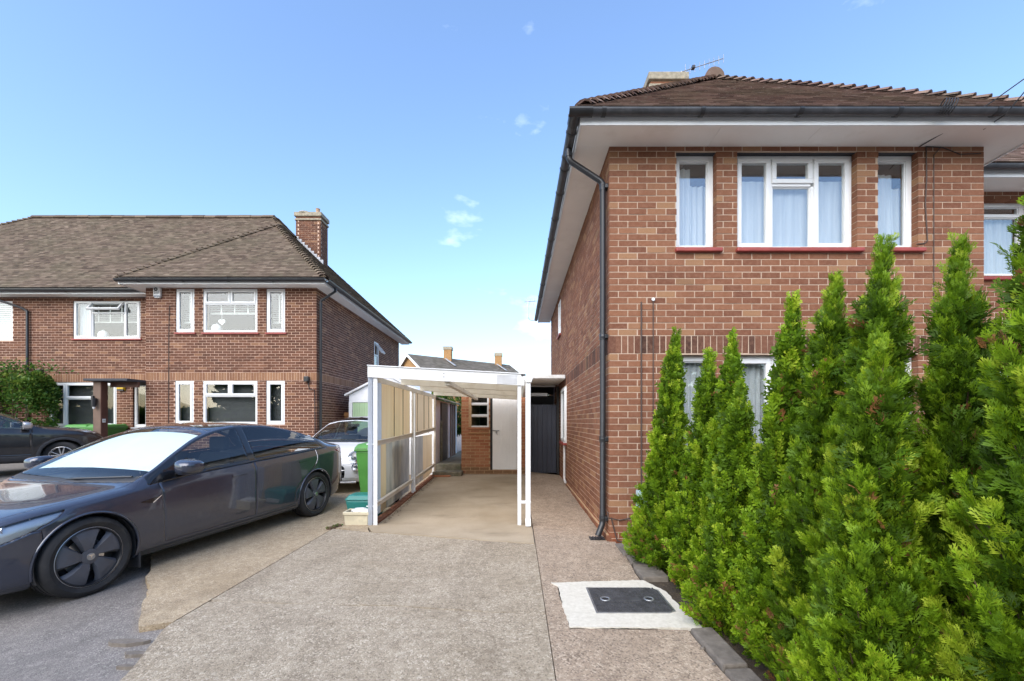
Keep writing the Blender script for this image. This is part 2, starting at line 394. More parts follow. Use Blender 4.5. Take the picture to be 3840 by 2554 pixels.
M['shade'] = plain('white_sunshade', (.86,.88,.88), .55, .03, 4)
M['yellow'] = plain('yellow_plastic', (.62,.40,.02), .45, .06, 6)
M['blue_lens'] = plain('dark_blue_lens', (.03,.05,.09), .25, .1)
M['aqua'] = plain('pale_aqua_plastic', (.42,.58,.62), .5, .06, 5)
M['ink'] = plain('dark_print', (.03,.03,.035), .6, .05)
M['sticker'] = plain('pale_sticker', (.50,.56,.50), .6, .06, 20)
M['blind_d'] = plain('dark_blind_slat', (.03,.032,.034), .6, .15)
M['blind_w'] = plain('cream_blind_slat', (.60,.62,.57), .6, .06)
M['plain_white'] = plain('white_ceramic', (.78,.79,.79), .35, .04)

def panel_mat(name, a, b, dirt, df, tr=.45):
    t = NT(name); p = t.pos((1,1,.04)); n = t.noise(p, 7, 5, .7); c = t.ramp(n, [(.3, a), (.7, b)])
    n2 = t.noise(t.pos((1,1,.25)), 3.2, 6, .6); c = t.mix(t.ramp(n2, [(.40, 0), (.62, df)]), c, dirt)
    d = t.bsdf(base=c, rough=.4, spec=.4); q = t.n('ShaderNodeBsdfTranslucent', {0: c})
    return t.done(t.n('ShaderNodeMixShader', {0: tr, 1: d, 2: q}))
M['pan_clear'] = panel_mat('milky_sheet', (.60,.64,.70), (.74,.78,.84), (.5,.5,.5), .4, .6)
M['pan_tan'] = panel_mat('amber_sheet', (.82,.62,.36), (.92,.76,.50), (.66,.48,.28), .3, .6)
M['pan_tan2'] = panel_mat('sallow_sheet', (.78,.63,.43), (.88,.75,.55), (.60,.47,.32), .35, .6)
M['pan_grim'] = panel_mat('grimy_sheet', (.50,.48,.45), (.72,.65,.54), (.22,.215,.21), .75, .5)
M['pan_grim2'] = panel_mat('dusty_sheet', (.56,.55,.53), (.74,.69,.61), (.32,.31,.30), .7, .5)
M['roof_sheet'] = panel_mat('cream_roof_sheet', (.74,.71,.60), (.86,.83,.74), (.62,.56,.44), .4, .78)
# ------------------------------------------------------------------ the ground
def jag(pts, amp, step=.09, seed=1, fixed=()):
    """break the sides of a ground polygon into an uneven worn edge"""
    rn = random.Random(seed); out = []
    for k, a in enumerate(pts):
        b = pts[(k+1) % len(pts)]; d = Vector((b[0]-a[0], b[1]-a[1])); L = d.length
        out.append(a)
        if k in fixed or L < step*2: continue
        n = max(2, int(L/step)); nn = Vector((-d.y, d.x)).normalized(); w = 0
        for j in range(1, n):
            w = w*.6+rn.uniform(-amp, amp); q = Vector(a)+d*(j/n)+nn*w; out.append((q.x, q.y))
    return out

def sheet(name, pts, off, mat, kind='structure', thick=.06, parent=None, cell=.6):
    """flat piece of paving that follows the ground, with real edges"""
    bm = bmesh.new(); vs_ = [bm.verts.new((x, y, 0)) for x, y in pts]; bm.faces.new(vs_)
    xs = [p[0] for p in pts]; ys = [p[1] for p in pts]
    bmesh.ops.triangulate(bm, faces=bm.faces[:])
    for ax, lo, hi in ((0, min(xs), max(xs)), (1, min(ys), max(ys))):
        k = math.floor(lo/cell)+1
        while k*cell < hi:
            co = [0,0,0]; co[ax] = k*cell; no = [0,0,0]; no[ax] = 1
            bmesh.ops.bisect_plane(bm, geom=bm.verts[:]+bm.edges[:]+bm.faces[:], plane_co=co, plane_no=no); k += 1
    bmesh.ops.recalc_face_normals(bm, faces=bm.faces[:])
    for f in bm.faces:
        if f.normal.z < 0: f.normal_flip()
    be = [e for e in bm.edges if e.is_boundary]
    r = bmesh.ops.extrude_edge_only(bm, edges=be); low = {v for v in r['geom'] if isinstance(v, bmesh.types.BMVert)}
    for v in bm.verts: v.co.z = gz(v.co.x, v.co.y)+off-(thick if v in low else 0)
    me = bpy.data.meshes.new(name); bm.to_mesh(me); bm.free()
    o = link(name, me, mat, parent)
    if parent is None: o['kind'] = kind
    return o

# base ground: one sheet out to the horizon, finer near the camera
xs = [-900,-300,-100,-50,-30,-22]+[x*1.0 for x in range(-18, 19)]+[22,30,50,100,300,900]
ys = [-900,-300,-100,-50,-25,-12,-6]+[y*.75 for y in range(-4, 34)]+[28,34,45,70,120,300,900]
c01 = lambda t: max(0, min(1, t))
V = [(x, y, gz(x, y)-.02-.036*c01((-x-2.3)/1.2)*c01((5.6-y)/1.4)) for y in ys for x in xs]; nx = len(xs)
F = [(j*nx+i, j*nx+i+1, (j+1)*nx+i+1, (j+1)*nx+i) for j in range(len(ys)-1) for i in range(nx-1)]
me = bpy.data.meshes.new('ground'); me.from_pydata(V, [], F); me.update()
o = link('ground', me, M['asphalt']); o['kind'] = 'structure'

d1 = [(-2.40,3.42),(-1.7,3.37),(-.9,3.33),(-.2,3.22),(.212,3.20)]
front = jag([(-2.43,3.0),(-2.2,2.45),(-1.9,1.7),(-1.5,.6),(.212,.6)]+[(x, y-.004) for x, y in d1[::-1]]+[(-2.43,3.40)], .010, seed=3, fixed=(3,4,10))
back = jag([(x, y+.004) for x, y in d1]+[(.212,5.0),(-.4,5.14),(-1.2,5.36),(-1.86,5.53),(-2.43,5.72),(-2.43,3.44)], .010, seed=3, fixed=(4,9,10))
sheet('driveway', front, .012, M['drive']); sheet('driveway', back, .013, M['drive'])
tan = jag([(-2.444,5.74),(-2.444,3.08),(-2.62,3.0),(-2.78,3.2),(-3.02,3.55),(-3.45,4.05),(-3.85,4.55),(-4.6,5.5),(-5.3,6.6),(-5.45,9.2),(-5.45,11.5),(-2.02,11.5),(-2.02,6.0)], .018, seed=5, fixed=(0,8,9,10,11))
sheet('concrete_apron', tan, .010, M['drive_tan'])
floor_c = jag([(-1.87,5.560),(-1.2,5.390),(-.4,5.168),(.205,5.026),(.205,10.46),(-1.995,10.46),(-1.995,5.80)], .008, seed=8, fixed=(3,4,5))
sheet('carport_floor', floor_c, .018, M['carfloor'])
patch = jag([(-2.42,5.76),(-1.9,5.56),(-1.995,5.80),(-2.0,6.02),(-2.3,6.0)], .02, seed=2)
sheet('mortar_patch', patch, .015, M['drive_tan'])
pathp = jag([(.218,.6),(1.165,.6),(1.165,2.94),(.36,2.96),(.345,3.80),(1.10,3.85),(1.165,5.16),(1.085,5.16),(1.085,11.0),(.218,11.0)], .006, seed=9, fixed=(0,6,7,8,9))
sheet('side_path', pathp, .014, M['path'])
strip = [(.228,2.965),(.352,2.965),(.338,3.80),(.228,3.81)]
sheet('path_strip', jag(strip, .005, seed=4), .010, M['drive_tan'])
sheet('painted_surround', jag([(.362,2.968),(1.27,2.955),(1.25,3.35),(1.235,3.60),(1.12,3.845),(.30,3.79),(.352,3.70)], .007, .03, seed=6), .022, M['white_paint_g'])
sheet('soil_bed', [(1.10,.6),(5.5,.6),(5.5,5.05),(1.10,5.05)], -.002, M['soil'])
# broken slivers of concrete along the asphalt edge
for k, (x, y, a, lb) in enumerate([(-2.56,2.84,.075,'long pale broken flake of concrete at the edge of the asphalt'),(-2.36,2.69,.06,'small pale flake of concrete beside the long broken one'),(-2.30,2.55,.035,'tiny crumb of concrete at the corner of the drive')]):
    rn = random.Random(k); pts = [(x+a*rn.uniform(.6,1.3)*1.7*math.cos(q*6.283/8+.3), y+a*rn.uniform(.5,1.2)*.55*math.sin(q*6.283/8+.3)) for q in range(8)]
    o = sheet('broken_concrete', pts, -.006, M['kerb'], thick=.05); del o['kind']; tag(o, lb, 'rubble', 'flakes of broken concrete')
# kerb stones beside the conifer bed
kerb = empty('kerb', (1.24, 3.9, 0)); kerb['kind'] = 'structure'
for k, (y0, y1) in enumerate([(4.99,4.55),(4.54,4.20),(4.19,3.86),(2.93,2.46),(2.45,1.98),(1.97,1.5)]):
    w = random.uniform(-.01, .01); z = .045+random.uniform(-.01, .012); x0, x1 = (1.12, 1.36) if k < 3 else (1.175+w, 1.33+w)
    if k == 1: x0 = 1.14
    MB().hexa([(x0,y1,-.05),(x1,y1,-.05),(x1,y0,-.05),(x0,y0,-.05)], [(x0+.012,y1+.004,z),(x1,y1+.004,z+.006),(x1,y0-.004,z),(x0+.008,y0-.004,z-.008)]).build('kerb_stone', M['kerb'], kerb, bevel=.012)
for k in range(26):
    y = random.choice([random.uniform(3.9, 5.0), random.uniform(1.6, 2.9)]); s = random.uniform(.008, .022); x = 1.15+random.uniform(-.02, .02)
    if k < 14: MB().lathe([(0,-s*.5),(s,-s*.3),(s*.8,s*.4),(0,s*.6)], 6).xf(Matrix.Translation((x, y, .022)) @ Matrix.Rotation(k, 4, 'Z')).build('kerb_chip', M['kerb'], kerb)

# manhole cover
mh = empty('manhole_cover', (.87, 3.41, .02), 'black cast iron manhole cover set in white painted concrete', 'manhole')
bx = MB(); pts = [(.60,3.19),(1.11,3.19),(1.165,3.22),(1.165,3.60),(1.10,3.65),(.60,3.65)]
bx.prism(pts, .018, .030, 'XY').build('plate', M['iron'], mh, bevel=.003)
fr_ = MB()
for a_, b_ in zip(pts, pts[1:]+pts[:1]):
    c_ = Vector((.883,3.42)); e_ = lambda q, k: tuple(c_+(Vector(q)-c_)*k)
    fr_.hexa([e_(a_,1.012)+(.015,), e_(b_,1.012)+(.015,), e_(b_,1.055)+(.015,), e_(a_,1.055)+(.015,)], [e_(a_,1.012)+(.0275,), e_(b_,1.012)+(.0275,), e_(b_,1.055)+(.0275,), e_(a_,1.055)+(.0275,)])
fr_.build('frame', M['steel'], mh)
stud = MB()
for i in range(19):
    for j in range(15):
        x = .617+i*.029; y = 3.205+j*.0305
        if (x-.70)**2+(y-3.42)**2 < .0025 or (x-1.045)**2+(y-3.42)**2 < .0025 or (.76 < x < .99 and 3.37 < y < 3.47) or x > 1.15: continue
        a = .010 if (i+j) % 2 else .0055; b = .0055 if (i+j) % 2 else .010
        stud.box(x-a, x+a, y-b, y+b, .028, .0335)
o = stud.build('tread_studs', M['iron'], mh); o['kind'] = 'stuff'
MB().box(.77,.98,3.385,3.455,.028,.0335).build('name_plate', M['iron'], mh, bevel=.002)
for x in (.70, 1.045):
    MB().lathe([(.042,.029),(.040,.0345),(.030,.0345),(.026,.031)], 20).xf(Matrix.Translation((x, 3.42, 0))).build('keyhole_ring', M['steel'], mh, smooth=True)
    MB().lathe([(0,.0308),(.026,.0312)], 20).xf(Matrix.Translation((x, 3.42, 0))).build('keyhole', M['black_paint'], mh)
# gully grate at the foot of the black downpipe
gr = empty('drain_gully', (.97, 5.20, .01), 'small dark drain gully below the black downpipe', 'drain')
MB().box(.88,1.06,5.16,5.30,.010,.020).build('gully_box', M['black_paint'], gr)
for k in range(5): MB().box(.885+k*.036,.90+k*.036,5.17,5.29,.019,.030).build('grate_bar', M['iron'], gr)

# ------------------------------------------------------------------ brickwork
class Wall:
    """vertical wall: origin (x,y), run direction du, outward normal n"""
    def __init__(s, O, du, n): s.O = Vector(O); s.du = Vector(du); s.n = Vector(n)
    def p(s, u, d, z):
        q = s.O+s.du*u-s.n*d; return (q.x, q.y, z)
    def box(s, mb, u0, u1, d0, d1, z0, z1, t=.5):
        a = s.p(u0, d0, z0); b = s.p(u1, d1, z1); mb.box(a[0], b[0], a[1], b[1], z0, z1, t); return mb
    def rot(s):
        return Matrix(((s.du.x, -s.n.x, 0, 0), (s.du.y, -s.n.y, 0, 0), (0, 0, 1, 0), (0, 0, 0, 1)))

def slab(name, w, Lw, z0, z1, ops, mat, parent, th=.24, ins=.0035, ext=(0, 0)):
    ops = [(a-.006, b+.006, c-.006, d+.006) for a, b, c, d in ops]
    us = sorted({0, Lw}|{o_[0] for o_ in ops}|{o_[1] for o_ in ops}); zs = sorted({z0, z1}|{o_[2] for o_ in ops}|{o_[3] for o_ in ops})
    us[0] += ext[0]; us[-1] -= ext[1]
    mb = MB()
    for a, b in zip(us, us[1:]):
        for c, d in zip(zs, zs[1:]):
            if any(o_[0]-1e-4 < (a+b)/2 < o_[1] and o_[2] < (c+d)/2 < o_[3] for o_ in ops): continue
            mb.quad(w.p(a,ins,c), w.p(b,ins,c), w.p(b,ins,d), w.p(a,ins,d)); mb.quad(w.p(a,th,c), w.p(a,th,d), w.p(b,th,d), w.p(b,th,c))
    for (a, b, c, d) in ops:
        for q in (((a,c),(a,d)), ((b,c),(b,d)), ((a,c),(b,c)), ((a,d),(b,d))):
            (u, z), (u2, z2) = q; mb.quad(w.p(u,ins,z), w.p(u2,ins,z2), w.p(u2,th,z2), w.p(u,th,z))
    a, b = us[0], us[-1]
    for u in (a, b): mb.quad(w.p(u,ins,z0), w.p(u,ins,z1), w.p(u,th,z1), w.p(u,th,z0))
    mb.quad(w.p(a,ins,z1), w.p(b,ins,z1), w.p(b,th,z1), w.p(a,th,z1))
    return mb.build(name, mat, parent, fix=False)

def courses(w, Lw, z0, z1, ops, par0=None, par1=None, band=None, plinth=None, rn=None, pit=.075, seedt=None):
    """list of (u0,u1,z0,z1,tint) bricks. par0/par1: parity of the courses whose corner brick belongs to the neighbour wall"""
    out = []; rn = rn or random.Random(11); k = 0; z = z0
    def clip(u0, u1, za, zb, t):
        iv = [(u0, u1)]
        for (a, b, c, d) in ops:
            if c < (za+zb)/2 < d:
                nv = []
                for p_, q_ in iv:
                    if b <= p_ or a >= q_: nv.append((p_, q_)); continue
                    if a-p_ > .03: nv.append((p_, a))
                    if q_-b > .03: nv.append((b, q_))
                iv = nv
        for p_, q_ in iv: out.append((p_, q_, za, zb, t))
    while z < z1-.02:
        if band and abs(z-band[0]) < pit*.5:
            zt = band[1]-.01; u = .004 if par0 is None else .0
            while u < Lw-.02:
                clip(u, min(u+.065, Lw), z, zt, 1+rn.random()*.99); u += .075
            z = band[1]; k += 1; continue
        zt = min(z+.0648, z1)
        if band and z < band[0] < zt+.02: zt = band[0]-.008
        a = .1125 if par0 is not None and k % 2 == par0 else 0
        b = Lw-.1125 if par1 is not None and k % 2 == par1 else Lw
        u = a; first = True
        if par0 is None and k % 2: u = -.1125
        while u < b-.02:
            q = min(u+.2145, b); p_ = max(u, a)
            t = min(.999, max(0, rn.gauss(.42, .22)))
            if rn.random() < .065: t = .9+rn.random()*.09
            if plinth and z < plinth: t = 2+rn.random()*.99
            if b-q < .06: q = b
            if q-p_ > .03: clip(p_, q, z, zt, t)
            u = q+.0105 if u >= a else u+.225
        z = zt+.0102 if zt < z1 else z1
        if zt+.010 < z+1e-6: k += 1
        else: k += 1
    return out

_bc = {}
def lay(name, w, bricks, mat, parent, n_single, near, depth=.1025, variants=8):
    """nearest bricks become single parts (shared meshes), the rest one joined part"""
    rn = random.Random(5)
    bricks = sorted(bricks, key=near); R4 = w.rot(); inv_p = inv(parent)
    for (u0, u1, z0, z1, t) in bricks[:n_single]:
        L_ = round(u1-u0, 3); H = round(z1-z0, 3); v = int((t % 1)*variants); g = int(t); key = (L_, H, v, g, mat.name, depth)
        if key not in _bc:
            mb = MB(); tt = g+(v+.5)/variants; j = lambda s=.0022: rn.uniform(-s, s); a, b = L_/2, H/2
            mb.hexa([(-a+j(),j(.0015),-b+j()),(a+j(),j(.0015),-b+j()),(a,depth,-b),(-a,depth,-b)],
                    [(-a+j(),j(.0015),b+j()),(a+j(),j(.0015),b+j()),(a,depth,b),(-a,depth,b)], tt)
            me = mb.mesh('brick'); mb.fix(me); me.materials.append(mat); _bc[key] = me
        o = bpy.data.objects.new('brick', _bc[key]); COL.objects.link(o); o.parent = parent
        o.matrix_basis = Matrix.Translation(w.p((u0+u1)/2, rn.uniform(-.002, .002), (z0+z1)/2)) @ R4
        o.matrix_parent_inverse = inv_p
    rest = bricks[n_single:]
    if rest:
        mb = MB()
        for (u0, u1, z0, z1, t) in rest:
            d = rn.uniform(-.002, .002); w.box(mb, u0+rn.uniform(0,.002), u1-rn.uniform(0,.002), d, depth, z0+rn.uniform(-.001,.001), z1+rn.uniform(-.001,.001), t)
        o = mb.build(name, mat, parent, fix=False); o['kind'] = 'stuff'

def window(parent, w, u0, u1, z0, z1, cells, dep=.085, fw=.05, sill=True, vent=False, glass='glass', sill_d=.05, name='window', mat='upvc', sillmat='red_sill', sill_ext=(.02,.06)):
    """cells: list of (u0,u1,z0,z1,type) fractions; type f fixed, c casement, o opened top vent"""
    mat = M[mat]; mb = MB(); W, H = u1-u0, z1-z0
    w.box(mb, u0, u1, dep, dep+.07, z0, z0+fw); w.box(mb, u0, u1, dep, dep+.07, z1-fw, z1)
    w.box(mb, u0, u0+fw, dep, dep+.07, z0+fw, z1-fw); w.box(mb, u1-fw, u1, dep, dep+.07, z0+fw, z1-fw)
    fr = mb
    root = None; bars = []
    for (a, b, c, d, ty) in cells:
        if b < .999: bars.append(('v', b, c, d))
        if d < .999: bars.append(('h', d, a, b))
    hw = .022
    for k, q, c, d in bars:
        if k == 'v':
            u = u0+q*W; lo = z0+c*H+(fw if c < .001 else hw); hi = z0+d*H-(fw if d > .999 else hw); w.box(fr, u-hw, u+hw, dep+.002, dep+.066, lo, hi)
        else:
            z = z0+q*H; lo = u0+c*W+(fw if c < .001 else hw); hi = u0+d*W-(fw if d > .999 else hw); w.box(fr, lo, hi, dep+.003, dep+.064, z-hw, z+hw)
    root = fr.build(name, mat, parent, bevel=.004, seg=1)
    for (a, b, c, d, ty) in cells:
        A = u0+a*W+(fw if a < .001 else hw); B = u0+b*W-(fw if b > .999 else hw); C = z0+c*H+(fw if c < .001 else hw); D = z0+d*H-(fw if d > .999 else hw)
        if ty == 'f':
            g = .012; s = MB()
            w.box(s, A, B, dep+.02, dep+.05, C, C+g); w.box(s, A, B, dep+.02, dep+.05, D-g, D); w.box(s, A, A+g, dep+.02, dep+.05, C+g, D-g); w.box(s, B-g, B, dep+.02, dep+.05, C+g, D-g)
            s.build('glazing_bead', mat, root); pn = MB(); w.box(pn, A+g, B-g, dep+.032, dep+.036, C+g, D-g); pn.build('pane', M[glass], root)
        else:
            sw = .052; e = .012; s = MB(); pn = MB(); A -= e; B += e; C -= e; D += e
            w.box(s, A, B, dep-.016, dep+.045, C, C+sw); w.box(s, A, B, dep-.016, dep+.045, D-sw, D)
            w.box(s, A, A+sw, dep-.016, dep+.045, C+sw, D-sw); w.box(s, B-sw, B, dep-.016, dep+.045, C+sw, D-sw)
            w.box(pn, A+sw, B-sw, dep+.012, dep+.016, C+sw, D-sw)
            if ty == 'o':
                h = Vector(w.p((A+B)/2, dep-.016, D)); ax = Vector((w.du.x, w.du.y, 0)); m_ = Matrix.Translation(h) @ Matrix.Rotation(R(-38), 4, ax) @ Matrix.Translation(-h); s.xf(m_); pn.xf(m_)
            s.build('sash', mat, root, bevel=.004, seg=1); pn.build('pane', M[glass], root)
    if sill:
        s = MB(); n = max(1, round((W+.08)/.235)); e0, e1 = u0-sill_ext[0], u1+sill_ext[1]
        s2 = MB(); w.box(s2, e0, e1, -sill_d, dep+.05, z0-.052, z0-.004); s2.build('sill', M[sillmat], root, bevel=.012)
    return root

# ------------------------------------------------------------------ roofs
def roof_tiles(name, P0, e, s, uL, uR, vmax, mat, parent, n_single, near, tw=.165, ga=.10, mk=None):
    """plain tiles laid in broken bond on a roof plane; P0 eave start, e along eave, s up the slope"""
    e = Vector(e).normalized(); s = Vector(s).normalized(); n = e.cross(s)
    if n.z < 0: n = -n
    rn = random.Random(hash(name) % 1000 if False else len(name)); P0 = Vector(P0); T = []
    k = 0; v = 0
    while v < vmax-.02:
        a, b = uL(v), uR(v); u = math.floor(a/tw)*tw-(tw/2 if k % 2 else 0)
        while u < b:
            p, q = max(u, a)+.0015, min(u+tw, b)-.0015
            if q-p > .03: T.append((p, q, v, min(1, max(0, rn.gauss(.5, .25))), rn.uniform(0, .006), rn.uniform(-.004, .004)))
            u += tw
        v += ga; k += 1
    def verts(p, q, v, lift, tilt, o=None):
        l0 = .016+lift; tk = .013; ov = min(ga+.03, .13)
        B = lambda u_, v_, h: P0+e*u_+s*v_+n*h
        return [B(p,v,l0-tk), B(q,v,l0-tk+tilt), B(q,v+ov,-.004), B(p,v+ov,-.004)], [B(p,v,l0), B(q,v,l0+tilt), B(q,v+ov,.006), B(p,v+ov,.006)]
    T.sort(key=lambda t_: near(P0+e*t_[0]+s*t_[2]))
    inv_p = inv(parent); cache = {}; Mx = Matrix((( e.x, s.x, n.x, 0), (e.y, s.y, n.y, 0), (e.z, s.z, n.z, 0), (0,0,0,1)))
    for (p, q, v, t_, lf, tl) in T[:n_single]:
        key = (round(q-p, 2), int(t_*7.99))
        if key not in cache:
            mb = MB(); W = q-p; l0 = .018; ov = ga+.03
            mb.hexa([(-W/2,0,l0-.013),(W/2,0,l0-.013),(W/2,ov,-.004),(-W/2,ov,-.004)], [(-W/2,0,l0),(W/2,0,l0),(W/2,ov,.006),(-W/2,ov,.006)], (key[1]+.5)/8)
            me = mb.mesh('roof_tile'); mb.fix(me); me.materials.append(mat); cache[key] = me
        o = bpy.data.objects.new('roof_tile', cache[key]); COL.objects.link(o); o.parent = parent
        o.matrix_basis = Matrix.Translation(P0+e*((p+q)/2)+s*v+n*lf*.5) @ Mx @ Matrix.Rotation(tl*2, 4, 'Y'); o.matrix_parent_inverse = inv_p
    mb = MB()
    for (p, q, v, t_, lf, tl) in T[n_single:]:
        a, b = verts(p, q, v, lf, tl); mb.hexa(a, b, t_)
    if mb.v: o = mb.build(name, mat, parent, fix=False); o['kind'] = 'stuff'
    return len(T)

def bonnets(a, b, n1, n2, mat, parent, step=.15, name='bonnet_tile', wd=.15, mx=None):
    """saddle shaped hip tiles from a (low) to b (high)"""
    a, b = Vector(a), Vector(b); h = (b-a).normalized(); nn = (Vector(n1).normalized()+Vector(n2).normalized()).normalized(); nn = (nn-h*nn.dot(h)).normalized(); sd = h.cross(nn)
    L_ = (b-a).length; n = int(L_/step); rn = random.Random(3); inv_p = inv(parent); var = []
    for q in range(5):
        mb = MB(); N = 6; r0, r1 = wd, wd*.72; ln = step*1.55; lift = .046
        rows = []
        for (y, r, z0, th) in ((0, r0, lift, 0), (ln, r1, .0, 0), (0, r0-.014, lift-.016, 1), (ln, r1-.014, -.016, 1)):
            row = []
            for k in range(N+1):
                an = math.pi*(.5+(k/N-.5)*.94); row.append((r*math.cos(an), y, z0-.055+r*.62*(math.sin(an)-.35)))
            rows.append(row)
        for A, B, fl in ((0,1,0), (2,3,1)):
            for k in range(N): mb.quad(rows[A][k], rows[A][k+1], rows[B][k+1], rows[B][k], t=(q+.5)/5)
        for k in range(N): mb.quad(rows[0][k], rows[0][k+1], rows[2][k+1], rows[2][k], t=(q+.5)/5*.7)
        me = mb.mesh('bonnet_tile'); mb.fix(me); me.materials.append(mat); var.append(me)
    B4 = Matrix(((sd.x,h.x,nn.x,0),(sd.y,h.y,nn.y,0),(sd.z,h.z,nn.z,0),(0,0,0,1)))
    for k in range(n):
        o = bpy.data.objects.new(name, rn.choice(var)); COL.objects.link(o); o.parent = parent
        o.matrix_basis = Matrix.Translation(a+h*(k*step)) @ B4 @ Matrix.Rotation(rn.uniform(-.05,.05), 4, 'Y') @ Matrix.Rotation(rn.uniform(-.02,.05), 4, 'X'); o.matrix_parent_inverse = inv_p

def ridge(a, b, mat, parent, r=.13, step=.45):
    a, b = Vector(a), Vector(b); h = (b-a).normalized(); L_ = (b-a).length; n = max(1, round(L_/step)); st = L_/n; rn = random.Random(4)
    sd = h.cross(Vector((0,0,1))).normalized(); nn = sd.cross(h)
    for k in range(n):
        mb = MB(); N = 8; p = a+h*(k*st); q = a+h*((k+1)*st-.008); rr = r*rn.uniform(.97,1.05)
        A = [p+sd*rr*math.cos(math.pi*j/N)+nn*(rr*math.sin(math.pi*j/N)-.05) for j in range(N+1)]; B = [x+(q-p) for x in A]
        for j in range(N): mb.quad(A[j], A[j+1], B[j+1], B[j], t=rn.random())
        mb.quad(*A); mb.quad(*B[::-1]); mb.build('ridge_tile', mat, parent)

def half_gutter(mb, a, b, r=.056, n=10, th=.004):
    a, b = Vector(a), Vector(b); h = (b-a).normalized(); sd = h.cross(Vector((0,0,1))).normalized()
    def ring(p, rr): return [p+sd*rr*math.cos(math.pi*k/n)-Vector((0,0,1))*rr*math.sin(math.pi*k/n) for k in range(n+1)]
    for rr in (r, r-th):
        A, B = ring(a, rr), ring(b, rr)
        for k in range(n): mb.quad(A[k], A[k+1], B[k+1], B[k])
    for s_ in (0, -1):
        A, B = ring(a, r), ring(b, r); A2, B2 = ring(a, r-th), ring(b, r-th); mb.quad(A[s_], B[s_], B2[s_], A2[s_])
    for p in (a, b):
        A, A2 = ring(p, r), ring(p, r-th)
        for k in range(n): mb.quad(A[k], A[k+1], A2[k+1], A2[k])
    return mb

def gutter_run(parent, a, b, brk, mat, r=.056):
    o = half_gutter(MB(), a, b, r).build('gutter', mat, parent, auto=50)
    a, b = Vector(a), Vector(b); h = (b-a).normalized()
    for q in brk:
        p = a+h*q; m2 = MB(); half_gutter(m2, p-h*.022, p+h*.022, r+.007); m2.build('gutter_bracket', M['black_pl'], o)
    return o

def chimney(parent, x0, x1, y0, y1, z0, z1, bm_, mm, pots, n_single=0):
    c = MB().box(x0+.007, x1-.007, y0+.007, y1-.007, z0, z1).build('chimney', mm, parent)
    ws = [(Wall((x0,y0),(1,0),(0,-1)), x1-x0, 0, 1), (Wall((x0,y0),(0,1),(-1,0)), y1-y0, 1, None), (Wall((x1,y0),(0,1),(1,0)), y1-y0, 0, None)]
    mb = MB()
    for i, (w, Lw, p0, p1) in enumerate(ws):
        for (a, b, c0, c1, t_) in courses(w, Lw, z0, z1-.30, [], p0, p1): w.box(mb, a, b, 0, .06, c0, c1, t_)
    o = mb.build('chimney_bricks', bm_, c, fix=False); o['kind'] = 'stuff'
    for (zz, ov, hh) in ((z1-.295, .035, .07), (z1-.215, .0, .06), (z1-.15, .05, .15)):
        MB().box(x0-ov, x1+ov, y0-ov, y1+ov, zz, zz+hh-.004).build('oversailing_course', M['stone'] if ov else bm_, c, bevel=.012)
    for (px, py, r, h) in pots:
        MB().lathe([(r*1.5,0),(r*1.3,h*.35),(r,h*.45),(r,h*.9),(r*1.12,h*.92),(r*1.1,h),(r*.7,h),(r*.7,h*.6)], 16).xf(Matrix.Translation((px, py, z1-.02))).build('chimney_pot', M['pot'], c, auto=40)
        MB().lathe([(r*2.4,0),(r*1.9,.07),(r*1.2,.11),(0,.12)], 12).xf(Matrix.Translation((px, py, z1-.015))).build('mortar_flaunching', M['stone'], c, smooth=True)
    return c

def net_curtain(w, u0, u1, z0, z1, d, label, group=None, mat='net', amp=.018, pitch=.07, name='net_curtain'):
    n = max(8, int((u1-u0)/pitch*8)); mb = MB(); rn = random.Random(int(u0*100)); ph = rn.random()*6
    f = lambda u: d+amp*math.sin(u/pitch*6.283+ph)+amp*.5*math.sin(u/pitch*2.9+ph*2)
    us = [u0+(u1-u0)*k/n for k in range(n+1)]; zs = [z0+(z1-z0)*k/6 for k in range(7)]
    for i in range(n):
        for j in range(6):
            k0, k1 = (.6+.4*(1-j/6)), (.6+.4*(1-(j+1)/6))
            mb.quad(w.p(us[i],d+(f(us[i])-d)*k0,zs[j]), w.p(us[i+1],d+(f(us[i+1])-d)*k0,zs[j]), w.p(us[i+1],d+(f(us[i+1])-d)*k1,zs[j+1]), w.p(us[i],d+(f(us[i])-d)*k1,zs[j+1]))
    o = mb.build(name, M[mat], None, smooth=True, fix=False); return tag(o, label, 'curtain', group)

def blind(w, u0, u1, z0, z1, d, label, mat, pitch=.05, tilt=35, n=None, tapes=(), group=None):
    r = empty('venetian_blind', w.p((u0+u1)/2, d, z0), label, 'blind', group); z = z1
    mb = MB(); w.box(mb, u0, u1, d-.02, d+.02, z1, z1+.035); mb.build('head_rail', mat, r)
    k = 0; ca, sa = math.cos(R(tilt))*.02, math.sin(R(tilt))*.02
    while z > z0+.03:
        mb = MB(); a = [w.p(u0,d-ca,z-sa-.03), w.p(u1,d-ca,z-sa-.03), w.p(u1,d+ca,z+sa-.03), w.p(u0,d+ca,z+sa-.03)]
        mb.hexa(a, [(p[0],p[1],p[2]+.002) for p in a]); mb.build('slat', mat, r); z -= pitch
    mb = MB(); w.box(mb, u0, u1, d-.02, d+.02, z-.03, z-.005); mb.build('bottom_rail', mat, r)
    for u in tapes:
        mb = MB(); w.box(mb, u-.018, u+.018, d-.027, d-.024, z-.03, z1+.02); mb.build('ladder_tape', mat, r)
    return r
